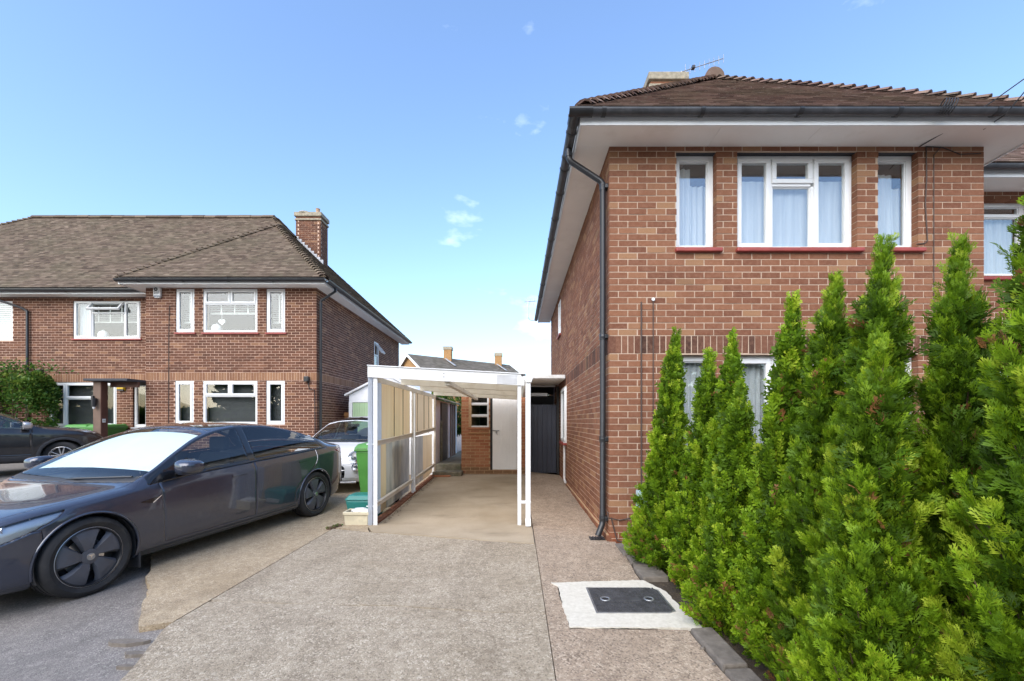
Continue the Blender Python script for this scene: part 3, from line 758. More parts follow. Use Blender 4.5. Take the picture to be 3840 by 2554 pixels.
# ------------------------------------------------------------------ house on the right
HR = empty('brick_house', (1.09, 5.10, 0), 'pink brown brick house with slim white windows and overhanging hipped roof behind the conifers', 'house')
XL, XR, YF, YQ, YB, ZS = 1.09, 5.51, 5.10, 6.10, 13.8, 4.685
wF = Wall((XL, YF), (1, 0), (0, -1)); wS = Wall((XL, YF), (0, 1), (-1, 0)); wQ = Wall((XR, YQ), (1, 0), (0, -1)); wR = Wall((XR, YF), (0, 1), (1, 0))
UP = (3.475, 4.615); LOW = (.93, 2.215)
opsF = [(.795,1.265,*UP), (1.51,2.925,*UP), (3.175,3.645,*UP), (.795,1.265,*LOW), (1.51,2.925,*LOW), (3.175,3.645,*LOW)]
opsS = [(4.35,5.2,.96,2.2), (5.60,6.15,3.62,4.45)]
opsQ = [(.12,1.75,3.47,4.57), (.12,1.75,.93,2.2)]
band = (2.235, 2.45)
for nm, w, Lw, ops, p0, p1, n1 in (('front_wall', wF, XR-XL, opsF, 1, None, 300), ('side_wall', wS, YB-YF, opsS, 0, None, 0), ('recessed_wall', wQ, 8.5, opsQ, None, None, 0)):
    wl = slab(nm, w, Lw, -.1, ZS+.02, ops, M['mortar_r'], HR, ext=(.008 if nm != 'recessed_wall' else 0, 0))
    br = courses(w, Lw, -.02, ZS+.02, ops, p0, p1, band=band, plinth=.08, rn=random.Random(len(nm)))
    def near(b, w=w): # the bricks that show largest and clear of the conifers
        return -b[2] if b[0] > 1.3 and b[2] < 2.4 else (b[0]**2*.02-b[2]*.02)
    lay('wall_bricks', w, br, M['brick_r'], wl, n1, near)
mb = MB(); wR.box(mb, .12, YQ-YF-.01, .007, .24, -.1, ZS); mb.build('return_wall', M['mortar_r'], HR)
MB().box(XL+.1, 14, YB-.24, YB, -.1, ZS).build('back_wall', M['brick_r'], HR); MB().box(13.76, 14, YQ+.01, YB-.25, -.1, ZS).build('end_wall', M['brick_r'], HR)
MB().box(XL+.25, 13.7, YQ+.3, YB-.3, 2.35, 2.48).box(XL+.25, XR-.25, YF+.25, YQ+.29, 2.36, 2.47).build('upper_floor', M['room'], HR)
MB().box(XL+.25, 13.7, YF+2.4, YF+2.45, 0, ZS).build('room_partition', M['room'], HR)
# projecting plinth course on the side
pl = MB(); wS.box(pl, .02, 4.3, -.022, .05, -.05, .095); pl = pl.build('plinth', M['mortar_s'], HR)
for k in range(19):
    mb = MB(); rn = random.Random(k); d = rn.uniform(-.004, .004); wS.box(mb, k*.225+.0, k*.225+.213, -.03+d, .03, .018, .083+rn.uniform(-.004, .004), 2.5 if rn.random() < .35 else rn.random()*.6); mb.build('brick', M['brick_r'], pl, bevel=.006, seg=1)
# windows
cN = [(0,1,0,1,'f')]
cW = [(0,.315,0,1,'c'), (.315,.67,0,.70,'f'), (.315,.67,.70,1,'c'), (.67,1,0,1,'c')]
for k, (a, b, c, d) in enumerate(opsF):
    window(HR, wF, a, b, c, d, cW if b-a > 1 else cN, fw=.062 if b-a < 1 else .05, glass='glass_r')
for a, b, c, d in opsQ: window(HR, wQ, a, b, c, d, [(0,1,0,.82,'f'), (0,1,.82,1,'f')], fw=.07, glass='glass_r')
window(HR, wS, *opsS[0], [(0,1,0,1,'c')], dep=-.03, sill=True, sill_d=.08); window(HR, wS, *opsS[1], [(0,1,0,1,'f')], dep=-.012)
mb = MB(); hd = MB()
for (a, b, c, d) in opsF[:3]: wF.box(hd, a, b, .03, .12, d+.001, ZS-.002)
hd.build('window_head', M['felt'], HR)
# soffit, fascia
OV = .40; xs0, ys0 = XL-OV, YF-OV
sf = MB()
jx = [xs0+.02, 2.25, 3.35, XR+OV-.02]
for k, (a, b) in enumerate(((xs0+.02,2.248),(2.252,3.348),(3.352,XR+OV-.02))): MB().box(a, b, ys0+.02, YF-.001, ZS-.012, ZS+.004).build('soffit_board', M['soffit'], HR)
for a, b in ((YF+.002,7.09),(7.094,9.3),(9.304,11.5),(11.504,YB+OV)): MB().box(xs0+.02, XL+.006, a, b, ZS-.012, ZS+.004).build('soffit_board', M['soffit'], HR)
MB().box(XR-.005, XR+OV-.02, YF+.002, YQ, ZS-.012, ZS+.004).build('soffit_board', M['soffit'], HR)
MB().box(XR+OV+.002, 14, YQ-OV+.02, YQ-.001, ZS-.012, ZS+.004).build('soffit_board', M['soffit'], HR)
MB().box(xs0, XR+OV, ys0, ys0+.02, ZS-.03, ZS+.15).build('fascia', M['upvc'], HR); MB().box(xs0, xs0+.02, ys0+.021, YB+OV, ZS-.03, ZS+.15).build('fascia', M['upvc'], HR)
MB().box(XR+OV-.02, XR+OV, ys0+.021, YQ-OV, ZS-.03, ZS+.15).build('fascia', M['upvc'], HR); MB().box(XR+OV+.001, 14, YQ-OV, YQ-OV+.02, ZS-.03, ZS+.15).build('fascia', M['upvc'], HR)
# roof
TN = .9; ze = ZS+.14; e0 = .04
xa, xb, ya = xs0-e0, XR+OV+e0, ys0-e0; half = (xb-xa)/2; xm = (xa+xb)/2; za = ze+half*TN; yap = ya+half
ym = YQ-OV-e0; yr_ = (ym+YB+OV+e0)/2; mrun = yr_-ym; zr_ = ze+mrun*TN; X2 = 14.6
sl = math.sqrt(1+TN*TN)
roof = MB()
def P(*a): return Vector(a)
yj = ym+half
roof.quad(P(xa,ya,ze),P(xb,ya,ze),P(xm,yap,za))                                   # front hip
roof.quad(P(xa,ya,ze),P(xm,yap,za),P(xm,yj,za),P(xa+mrun,yr_,zr_),P(xa,YB+OV,ze))   # left slope
roof.quad(P(xb,ya,ze),P(xb,ym,ze),P(xm,yj,za),P(xm,yap,za))
roof.quad(P(xb,ym,ze),P(X2,ym,ze),P(X2,yr_,zr_),P(xa+mrun,yr_,zr_),P(xm,yj,za))
roof.quad(P(xa,YB+OV,ze),P(xa+mrun,yr_,zr_),P(X2,yr_,zr_),P(X2,YB+OV,ze))
roofR = roof.build('roof', M['tile_r'], HR, fix=False)
dist = lambda p: (p-cam.location).length
roof_tiles('front_tiles', P(xa,ya,ze), (1,0,0), (0,1,TN), lambda v: v/sl, lambda v: xb-xa-v/sl, half*sl, M['tile_r'], roofR, 280, dist)
roof_tiles('slope_tiles', P(xa,ya,ze), (0,1,0), (1,0,TN), lambda v: v/sl if v/sl < half else v/sl+(ym-ya), lambda v: YB+OV-ya-v/sl, mrun*sl, M['tile_r'], roofR, 0, dist)
roof_tiles('recess_tiles', P(xb,ym,ze), (1,0,0), (0,1,TN), lambda v: -min(v/sl, half), lambda v: X2-xb, mrun*sl, M['tile_r'], roofR, 20, dist)
nf, nl, nr_ = (0,-TN,1), (-TN,0,1), (TN,0,1)
bonnets(P(xa+.05,ya+.05,ze+.06), P(xm,yap,za+.03), nf, nl, M['tile_r'], roofR, wd=.13); bonnets(P(xb-.05,ya+.05,ze+.06), P(xm,yap,za+.03), nf, nr_, M['tile_r'], roofR, wd=.13)
ridge(P(xm,yap-.12,za+.02), P(xm,yj+.1,za+.02), M['tile_r'], roofR, .16); ridge(P(xa+mrun,yr_,zr_), P(X2,yr_,zr_), M['tile_r'], roofR)
chimney(HR, 2.66, 3.36, 8.6, 9.3, 6.6, 8.36, M['brick_r'], M['mortar_r'], [(2.83, 8.8, .075, .14), (3.1, 8.95, .10, .05)])
# rainwater goods
gz_ = ZS+.085
gutter_run(HR, (xs0-.01, ys0-.062, gz_), (XR+OV+.06, ys0-.062, gz_), [.25, 1.3, 2.35, 3.4, 4.45], M['gutter'])
gutter_run(HR, (xs0-.062, ys0-.01, gz_), (xs0-.062, YB+OV, gz_), [.28, .75, 1.0, 1.6, 2.4, 3.2, 4.0, 4.9, 5.8, 6.8, 7.8], M['gutter'])
gutter_run(HR, (XR+OV+.06, YQ-OV-.062, gz_), (14, YQ-OV-.062, gz_), [1, 2], M['gutter'])
mb = MB(); half_gutter(mb, (xs0-.062-.07, ys0-.062, gz_), (xs0+.12, ys0-.062, gz_), .064)
mb.build('gutter_corner', M['black_pl'], HR)
mb = MB(); half_gutter(mb, (xs0-.062, ys0-.062-.02, gz_), (xs0-.062, ys0+.14, gz_), .064); mb.build('gutter_corner', M['black_pl'], HR)
dx, dy = XL-.055, YF+.10
def pipe(parent, pts, r, mat, name='downpipe', collars=(), n=14, cr=1.16, cl=.07):
    o = MB().tube(pts, r, n).build(name, mat, parent, auto=45)
    for c in collars:
        c = Vector(c); MB().tube([c-Vector((0,0,cl/2)), c-Vector((0,0,cl*.1)), c, c+Vector((0,0,cl*.1)), c+Vector((0,0,cl/2))], [r*cr, r*cr, r*(cr+.07), r*cr, r*cr], n).build('pipe_collar', mat, o, auto=45)
    return o
gx, gy = xs0-.062, ys0+.52
dp = pipe(HR, [(gx,gy,gz_-.05),(gx,gy,gz_-.16),(gx+.03,gy+.005,gz_-.20),(dx-.03,dy-.0,ZS-.36),(dx,dy,ZS-.40),(dx,dy,.24),(dx-.015,dy-.02,.19),(dx-.07,dy-.05,.07)], .036, M['black_pl'], collars=[(gx,gy,gz_-.11),(dx,dy,ZS-.44),(dx,dy,2.45),(dx,dy,1.22),(dx,dy,.27)])
for z in (ZS-.44, 2.45, 1.22, .27): MB().box(dx+.02, XL+.02, dy-.05, dy+.05, z-.025, z+.025).build('pipe_bracket', M['black_pl'], dp, bevel=.006)
# white waste pipe on the side wall
wp = pipe(HR, [(XL-.04,9.55,.98),(XL-.04,9.55,.22),(XL-.05,9.45,.16),(XL-.05,9.25,.13)], .024, M['upvc_d'], 'waste_pipe', collars=[(XL-.04,9.55,.9)])
# old fixings and cables on the front wall
cb = MB(); cb.tube([(XL+.375,YF-.012,2.84),(XL+.375,YF-.012,.05)], .009, 6).build('wall_conduit', M['cable_br'], HR)
MB().tube([(XL+.515,YF-.010,2.86),(XL+.515,YF-.010,1.0)], .006, 6).build('wall_cable', M['cable_br'], HR)
MB().tube([(XL+.515+.0,YF-.02,2.87),(XL+.515,YF-.005,2.87)], .02, 8).build('cable_clip', M['upvc'], HR)
MB().tube([(XR-.69,YF-.01,ZS-.02),(XR-.685,YF-.01,4.3),(XR-.70,YF-.01,4.0),(XR-.675,YF-.01,3.56),(XR-.71,YF-.01,3.53),(XR-.80,YF-.008,3.52)], .007, 6).build('wall_cable', M['cable_br'], HR)
MB().tube([(XR-.52,YF-.01,ZS-.02),(XR-.60,YF-.01,ZS-.12),(XR-.60,YF-.01,2.5)], .005, 6).build('wall_cable', M['cable_br'], HR)
MB().tube([(XR-.70,YF-.015,ZS-.02),(XR-.5,YF-.015,ZS-.03),(XR-.3,YF-.015,ZS-.11),(XR-.05,YF-.015,ZS-.10)], .005, 6).build('wall_cable', M['cable'], HR)
MB().tube([(XL-.012,YF+.04,.36),(XL-.015,YF-.012,.30),(XL+.12,YF-.012,.27),(XL+.32,YF-.012,.31)], .007, 6).build('wall_cable', M['cable_br'], HR)
MB().tube([(XL+.02,YF-.012,.30),(XL+.06,YF-.014,.14),(XL+.09,YF-.02,.03),(XL+.14,YF-.03,.02),(XL+.2,YF-.02,.05),(XL+.38,YF-.012,.07)], .008, 6).build('wall_cable', M['cable_br'], HR)
# meter box
mt = empty('meter_box', (1.56, YF, .4), 'pale aqua meter box on the brick wall beside the first conifer', 'meter box')
MB().box(1.40,1.72,YF-.12,YF-.004,.40,.63).build('case', M['aqua'], mt, bevel=.012); MB().box(1.43,1.69,YF-.128,YF-.119,.43,.60).build('door', M['aqua'], mt, bevel=.004)
# curtains
for k, (a, b) in enumerate(((.80,1.03),(.03+3.18,3.50))):
    net_curtain(wF, a, b, UP[0]+.02, UP[1]-.10 if k == 0 else UP[1]-.17, .19, ('white net curtain in the slim upper window next to the black downpipe' if k == 0 else 'white net curtain in the slim upper window next to the hanging cables'))
net_curtain(wF, 1.03, 1.28, UP[0]+.02, UP[1]-.30, .21, 'pale blue sheer curtain hung low in the slim upper window next to the black downpipe')
net_curtain(wF, 3.46, 3.66, UP[0]+.02, UP[1]-.33, .21, 'pale sheer curtain hung low in the slim upper window next to the hanging cables')
net_curtain(wF, 1.52, 2.92, UP[0]+.01, UP[1]-.25, .19, 'wide white net curtain across the triple upper window', amp=.006, pitch=.12)
net_curtain(wF, .80, 1.26, LOW[0], LOW[1]-.05, .19, 'white net curtain in the slim ground floor window behind the conifers')
net_curtain(wF, 1.52, 2.92, LOW[0], LOW[1]-.05, .19, 'white net curtain in the wide ground floor window behind the conifers')
net_curtain(wQ, .15, 1.72, 3.50, 4.36, .19, 'white patterned net curtain in the window beyond the house corner', amp=.01)
# aerials and the telephone line
ae = empty('television_aerial', (3.38, 8.9, 8.3), 'thin television aerial with short rods rising from the lichened chimney', 'aerial')
a0 = Vector((3.37, 8.9, 8.62)); a1 = Vector((4.24, 8.9, 8.90)); MB().tube([(3.39,8.9,8.2),(3.39,8.9,8.64)], .012, 6).build('mast', M['steel'], ae)
MB().tube([a0,a1], .009, 6).build('boom', M['steel'], ae); MB().box(3.60,3.66,8.86,8.94,8.69,8.74).build('dipole_box', M['black_pl'], ae)
for k in range(9):
    p = a0+(a1-a0)*(.10+.90*k/8); l = .085 if k else .14; MB().tube([p-Vector((-.012,0,l)), p+Vector((.012,0,l))], .006, 5).build('rod', M['steel'], ae)
ae2 = empty('television_aerial', (.42, 13.6, 4.6), 'small aerial on a bent arm at the far end of the long eave', 'aerial')
MB().tube([(.60,13.7,4.62),(.42,13.7,4.64),(.36,13.7,4.72),(.36,13.7,5.25)], .012, 6).build('mast', M['alu'], ae2); MB().tube([(.24,13.7,5.22),(.62,13.7,5.25)], .012, 6).build('boom', M['steel'], ae2)
for x in (.3,.42,.55): MB().tube([(x-.03,13.7,5.10),(x+.03,13.7,5.36)], .008, 5).build('rod', M['steel'], ae2)
tl = empty('telephone_line', (5.2, 4.6, 4.8), 'twisted black telephone wires running off the gutter bracket into the sky', 'cable')
MB().tube([(5.28,4.45,5.00),(5.9,4.3,5.16),(7.5,3.9,5.55),(12,2.5,6.5)], .007, 6).build('wire', M['cable'], tl)
MB().tube([(4.72,5.08,ZS-.03),(4.82,4.8,ZS+.0),(5.05,4.58,4.83),(5.28,4.45,5.00),(5.33,4.44,5.07),(5.28,4.44,5.06),(5.27,4.44,4.97)], .006, 6).build('wire', M['cable'], tl)
MB().tube([(5.27,4.45,4.98),(5.26,4.46,4.86),(5.2,4.6,4.70),(5.18,4.8,ZS-.01)], .006, 6).build('wire', M['cable'], tl)
co = MB()
for k in range(5):
    x = 4.50+k*.03; co.tube([(x+.06*math.cos(q)*.3+ .03*math.sin(q), 4.578+.062*math.cos(q), gz_+.0+.075*math.sin(q)) for q in [i*.52 for i in range(13)]], .006, 5)
co.build('wire_coil', M['cable'], tl)

# ------------------------------------------------------------------ house on the left
HL = empty('brick_house', (-7.9, 12.0, .3), 'dark red brick house with projecting bay and brown tiled hipped roof behind the parked cars', 'house')
BX0, BX1, BY, MY, LB, LS, LX = -10.30, -5.56, 12.0, 12.9, 20.4, 5.15, -23.0
vF = Wall((BX0, BY), (1, 0), (0, -1)); vS = Wall((BX1, BY), (0, 1), (1, 0)); vM = Wall((LX, MY), (1, 0), (0, -1)); vL = Wall((BX0, BY), (0, 1), (-1, 0))
k135 = 135.2; km = 1622/MY
def bx_(px): return (px-1938)/k135-BX0
def bz_(py): return EYE+(1580-py)/k135
def mx_(px): return (px-1938)/km-LX
def mz_(py): return EYE+(1580-py)/km
opsB = []
for a, b in ((658,727),(760,964),(998,1068)):
    opsB.append((bx_(a), bx_(b), bz_(1247), bz_(1082)))
for a, b in ((655,725),(759,964),(997,1067)):
    opsB.append((bx_(a), bx_(b), bz_(1592), bz_(1428)))
opsM = [(mx_(273),mx_(525),mz_(1270),mz_(1126)), (mx_(182),mx_(436),mz_(1600),mz_(1434)), (mx_(497),mx_(548),mz_(1602),mz_(1437)), (mx_(-140),mx_(46),mz_(1276),mz_(1126))]
bandB = (bz_(1426), bz_(1396)); bandM = (mz_(1431), mz_(1402))
lw = MX = BX0-LX
for nm, w, Lw, ops, p0, p1, bd, n1 in (('front_wall', vF, BX1-BX0, opsB, 1, 1, bandB, 200), ('main_wall', vM, MX, opsM, None, None, bandM, 100), ('side_wall', vS, LB-BY, [(4.85,5.35,3.28,4.55)], 0, None, bandB, 0), ('bay_return', vL, MY-BY, [], 0, None, bandB, 0)):
    wl = slab(nm, w, Lw, 0, LS+.02, ops, M['mortar_l'], HL, ext=(.008, .008 if nm == 'front_wall' else 0))
    br = courses(w, Lw, .28, LS+.02, ops, p0, p1, band=bd, rn=random.Random(len(nm)+3))
    if nm == 'main_wall': br = [b for b in br if b[1] > 6.9]
    lay('wall_bricks', w, br, M['brick_l'], wl, n1, (lambda b, w=w: abs(b[2]-2.9)-(b[0]*.06 if w is vM else 0)))
MB().box(LX, BX1-.1, LB-.24, LB, 0, LS).build('back_wall', M['brick_l'], HL); MB().box(LX, LX+.24, MY+.25, LB-.25, 0, LS).build('end_wall', M['brick_l'], HL)
MB().box(LX+.25, BX1-.25, MY+.3, LB-.3, 2.75, 2.9).box(BX0+.25, BX1-.25, BY+.25, MY+.29, 2.76, 2.89).build('upper_floor', M['room'], HL); MB().box(LX+.3, BX1-.3, MY+2.2, MY+2.26, .2, LS).build('room_partition', M['room'], HL)
cT = [(0,1,0,.66,'f'), (0,.5,.66,1,'c'), (.5,1,.66,1,'c')]
for k, (a, b, c, d) in enumerate(opsB):
    window(HL, vF, a, b, c, d, cT if b-a > 1 else [(0,1,0,1,'c')], dep=.02, fw=.06, sill=k < 3, glass='glass' if k < 3 else 'glass')
window(HL, vM, *opsM[0], [(0,.27,0,1,'c'), (.27,.76,0,.68,'f'), (.27,.76,.68,1,'o'), (.76,1,0,1,'c')], dep=.02)
window(HL, vM, *opsM[1], [(0,.24,0,1,'c'), (.24,.76,0,.64,'f'), (.24,.76,.64,1,'c'), (.76,1,0,1,'c')], dep=.02, sill=False)
window(HL, vM, *opsM[2], [(0,1,0,1,'f')], dep=.05, fw=.07, sillmat='lead'); window(HL, vM, *opsM[3], [(0,1,0,1,'f')], dep=.02, fw=.07, sill=False)
window(HL, vS, 4.85, 5.35, 3.28, 4.55, [(0,1,0,.6,'f'), (0,1,.6,1,'o')], dep=-.01)
# blinds and window-sill ornaments
W_ = BX1-BX0
sh = empty('shutter', vM.p(opsM[3][1]-.2, .1, opsM[3][2]), 'white louvred shutter in the far upper window of the dark brick house', 'shutter')
z = opsM[3][2]+.09
while z < opsM[3][3]-.09:
    mb = MB(); vM.box(mb, opsM[3][1]-1.2, opsM[3][1]-.08, .085, .115, z, z+.035); mb.build('louvre', M['upvc'], sh); z += .062
for k, (a, b, c, d) in enumerate(opsB[:3]):
    blind(vF, a+.06, b-.06, d-.62 if k == 1 else c+.35, d-.12 if k != 1 else d-.36, .22, ['pale venetian blind in the slim upper window beside the white alarm box', 'pale venetian blind drawn half up in the wide upper window of the bay', 'pale venetian blind in the slim upper window beside the corner downpipe'][k], M['blind_w'], .055, 25, tapes=[a+(b-a)*q for q in ((.25,.5,.75) if k == 1 else (.5,))])
for k, (a, b, c, d) in enumerate(opsB[3:]):
    blind(vF, a+.06, b-.06, c+.08, d-.12, .18, ['dark venetian blind in the slim ground floor bay window nearest the porch', 'dark venetian blind in the wide ground floor bay window', 'dark venetian blind in the slim ground floor bay window nearest the white car'][k], M['blind_d'], .036, 68)
blind(vM, opsM[1][0]+.06, opsM[1][1]-.06, opsM[1][2]+.08, opsM[1][3]-.12, .18, 'dark venetian blind in the ground floor window behind the porch post', M['blind_d'], .036, 68)
blind(vM, opsM[0][0]+.3, opsM[0][1]-.1, opsM[0][3]-.62, opsM[0][3]-.1, .2, 'pale venetian blind in the upper window with the open vent', M['blind_w'], .055, 25, tapes=[opsM[0][0]+q for q in (.6,.95,1.3)])
net_curtain(vM, opsM[0][0]+.06, opsM[0][0]+.42, opsM[0][2]+.06, opsM[0][3]-.08, .14, 'white curtain at the edge of the upper window with the open vent')
a, b, c, d = opsB[1]
ht = MB(); hp = []
for k in range(24):
    q = k/24*6.283; hp.append((.0095*16*math.sin(q)**3/1.6, .0095*(13*math.cos(q)-5*math.cos(2*q)-2*math.cos(3*q)-math.cos(4*q))/1.6))
he = empty('hanging_heart', vF.p(a+.42, .16, c+.3), 'white heart ornament hanging in the wide upper bay window', 'ornament')
hm = MB(); hx = vF.p(a+.42, .16, 0)[0]; hm.prism([(hx+p, c+.33+q) for p, q in hp], BY+.15, BY+.17).build('heart', M['plain_white'], he, bevel=.004); MB().tube([(hx, BY+.16, c+.4), (hx, BY+.16, d-.4)], .004, 5).build('cord', M['plain_white'], he)
for (w, u, zz, lb, nm) in ((vF, a+.22, c+.06, 'round white table lamp in the wide upper bay window', 'table_lamp'), (vM, opsM[0][0]+.68, opsM[0][2]+.06, 'round white table lamp in the upper window with the open vent', 'table_lamp')):
    l = empty(nm, w.p(u, .22, zz), lb, 'lamp'); p = w.p(u, .24, zz)
    MB().lathe([(0,0),(.12,0),(.135,.05),(.135,.12),(.10,.19),(.04,.225),(0,.23)], 20).xf(Matrix.Translation(p)).build('lamp_globe', M['plain_white'], l, smooth=True); MB().lathe([(.03,.22),(.02,.26),(0,.262)], 10).xf(Matrix.Translation(p)).build('finial', M['steel'], l, smooth=True)
# soffit, fascia, roof
xs1, ys1 = BX1+.4, BY-.4; xw = BX0-.4
MB().box(xw+.02, xs1-.02, ys1+.02, BY-.001, LS-.012, LS+.004).build('soffit_board', M['soffit'], HL); MB().box(BX1-.006, xs1-.02, BY+.002, LB+.4, LS-.012, LS+.004).build('soffit_board', M['soffit'], HL)
MB().box(xw+.02, BX0+.006, BY+.002, MY-.4, LS-.012, LS+.004).build('soffit_board', M['soffit'], HL); MB().box(LX, BX0+.004, MY-.38, MY-.001, LS-.014, LS+.002).build('soffit_board', M['soffit'], HL)
MB().box(xw, xs1, ys1, ys1+.02, LS-.03, LS+.15).build('fascia', M['upvc'], HL); MB().box(xs1-.02, xs1, ys1+.021, LB+.4, LS-.03, LS+.15).build('fascia', M['upvc'], HL)
MB().box(xw, xw+.02, ys1+.021, MY-.402, LS-.03, LS+.15).build('fascia', M['upvc'], HL); MB().box(LX, xw-.001, MY-.4, MY-.38, LS-.03, LS+.15).build('fascia', M['upvc'], HL)
MB().box(BX1, xs1, LB+.381, LB+.4, LS-.03, LS+.15).build('fascia', M['upvc'], HL)
TL = .95; s2 = math.sqrt(1+TL*TL); ze = LS+.14; xa, xb, ya = xw-.05, xs1+.05, ys1-.05; half = (xb-xa)/2; xm = (xa+xb)/2; za = ze+half*TL; yap = ya+half
ym = MY-.45; yb_ = LB+.45; yr_ = (ym+yb_)/2; mrun = yr_-ym; zr_ = ze+mrun*TL; yj = ym+half; XE = -18.6
roof = MB()
roof.quad(P(xa,ya,ze),P(xb,ya,ze),P(xm,yap,za)); roof.quad(P(xb,ya,ze),P(xb,yb_,ze),P(xb-mrun,yr_,zr_),P(xm,yj,za),P(xm,yap,za))
roof.quad(P(xa,ya,ze),P(xm,yap,za),P(xm,yj,za),P(xa,ym,ze)); roof.quad(P(XE-mrun,ym,ze),P(xb-.2,ym,ze-.0),P(xb-mrun,yr_,zr_),P(XE,yr_,zr_))
roof.quad(P(XE-mrun,yb_,ze),P(XE,yr_,zr_),P(xb-mrun,yr_,zr_),P(xb,yb_,ze)); roof.quad(P(XE-mrun,ym,ze),P(XE,yr_,zr_),P(XE-mrun,yb_,ze))
roofL = roof.build('roof', M['tile_l'], HL, fix=False)
roof_tiles('bay_tiles', P(xa,ya,ze), (1,0,0), (0,1,TL), lambda v: v/s2, lambda v: xb-xa-v/s2, half*s2, M['tile_l'], roofL, 280, dist)
roof_tiles('side_tiles', P(xb,ya,ze), (0,1,0), (-1,0,TL), lambda v: v/s2 if v/s2 < half else v/s2+(ym-ya), lambda v: yb_-ya-v/s2, mrun*s2, M['tile_l'], roofL, 0, dist)
roof_tiles('main_tiles', P(XE-mrun,ym,ze), (1,0,0), (0,1,TL), lambda v: max(v/s2, 3.0), lambda v: min(xb-(XE-mrun)-v/s2, xm+.15+(XE*0)-(XE-mrun) if v/s2 < half else 99, ), mrun*s2, M['tile_l'], roofL, 20, dist)
nf, nl, nr_ = (0,-TL,1), (-TL,0,1), (TL,0,1)
bonnets(P(xa+.05,ya+.05,ze+.05), P(xm,yap,za+.03), nf, nl, M['tile_l'], roofL, .16, wd=.14); bonnets(P(xb-.05,ya+.05,ze+.05), P(xm,yap,za+.03), nf, nr_, M['tile_l'], roofL, .16, wd=.14)
bonnets(P(xm+.1,yj-.1,za-.05), P(xb-mrun,yr_,zr_+.02), nf, nr_, M['tile_l'], roofL, .16, wd=.14); bonnets(P(XE-1.6,yr_-1.6,zr_-1.6*TL+.02), P(XE,yr_,zr_+.02), nf, nl, M['tile_l'], roofL, .16, wd=.14)
ridge(P(XE,yr_,zr_), P(xb-mrun,yr_,zr_), M['tile_l'], roofL); ridge(P(xm,yap,za), P(xm,yj,za), M['tile_l'], roofL)
chimney(HL, -8.05, -7.15, 15.75, 16.35, 6.9, 9.05, M['brick_l'], M['mortar_l'], [(-7.8, 15.95, .12, .10), (-7.36, 16.0, .07, .26)])
fl = MB()
for k in range(9):
    x = -7.14+.0; q = k/8; xx = -8.0+q*.9; zz = ze+TL*(xb-xx); fl.box(xx-.06, xx+.055, 15.725, 15.747, zz-.12, zz+.13)
fl.build('lead_flashing', M['lead'], HL)
g2 = LS+.085
gutter_run(HL, (xw-.01, ys1-.062, g2), (xs1+.06, ys1-.062, g2), [.6,1.8,3,4.2], M['black_pl'], .075); gutter_run(HL, (xs1+.062, ys1-.01, g2), (xs1+.062, LB+.4, g2), [1,3,5,7], M['black_pl'], .075)
gutter_run(HL, (LX, MY-.462, g2), (xw-.02, MY-.462, g2), [6,8,10], M['black_pl'], .075)
px, py = BX1+.06, BY+.12
pipe(HL, [(xs1+.062,ys1+.55,g2-.05),(xs1+.062,ys1+.55,g2-.15),(px+.02,py+.0,LS-.33),(px,py,LS-.38),(px,py,.3)], .036, M['black_pl'], collars=[(px,py,LS-.45),(px,py,2.9)])
px = (110-1938)/km
pipe(HL, [((0-1938)/km,MY-.46,g2-.05),((0-1938)/km,MY-.46,g2-.14),(px-.12,MY-.09,LS-.36),(px,MY-.06,LS-.45),(px,MY-.06,.4)], .036, M['black_pl'], collars=[(px,MY-.06,3.0)])
cx_ = (633-1938)/k135
MB().tube([(cx_+.02,BY-.012,LS-.5),(cx_,BY-.012,LS-1.2),(cx_-.01,BY-.012,.5)], .008, 6).build('wall_cable', M['cable_br'], HL)
sl_ = empty('wall_light', ((1150-1938)/k135, BY-.05, 2.5), 'small black bulkhead lamp on the bay beside the corner downpipe', 'lamp')
MB().box((1143-1938)/k135,(1162-1938)/k135,BY-.10,BY-.003,bz_(1432),bz_(1412)).build('lamp_body', M['black_pl'], sl_, bevel=.02); MB().tube([((1156-1938)/k135,BY-.02,bz_(1432)),((1160-1938)/k135,BY-.012,bz_(1460)),((1180-1938)/k135,BY-.012,bz_(1462)),((1182-1938)/k135,BY-.012,.8)], .012, 6).build('lamp_cable', M['cable'], sl_)
s3 = empty('wall_light', ((155-1938)/km, MY-.05, mz_(1395)), 'small black lamp on the brick wall above the hedge bush', 'lamp')
MB().box((148-1938)/km,(164-1938)/km,MY-.16,MY-.003,mz_(1396),mz_(1387)).build('lamp_body', M['black_pl'], s3, bevel=.02); MB().box((150-1938)/km,(158-1938)/km,MY-.06,MY-.002,mz_(1387),mz_(1384)).build('lamp_arm', M['steel'], s3)
# alarm boxes
ab = empty('alarm_box', ((596-1938)/k135, BY, bz_(1119)), 'white alarm box with a dark blue light strip below the bay eave', 'alarm')
x0, x1 = (581-1938)/k135, (607-1938)/k135
MB().prism([(x0+.03,bz_(1119)),(x1-.03,bz_(1119)),(x1,bz_(1112)),(x1,bz_(1084)),(x1-.02,bz_(1079)),(x0+.02,bz_(1079)),(x0,bz_(1084)),(x0,bz_(1112))], BY-.07, BY-.003).build('case', M['upvc_d'], ab, bevel=.012)
MB().box(x0+.02, x1-.02, BY-.077, BY-.069, bz_(1116), bz_(1110)).build('light_strip', M['blue_lens'], ab)
Rx = Matrix.Rotation(R(90), 4, 'X')
pr = MB(); rn = random.Random(2)
for q, zz in enumerate((1094, 1099, 1104)):
    u = x0+.025
    while u < x1-.03:
        l = rn.uniform(.012, .03); pr.box(u, u+l, BY-.0725, BY-.0695, bz_(zz)-.012, bz_(zz)+.012); u += l+.008
pr.build('worn_print', M['ink'], ab)
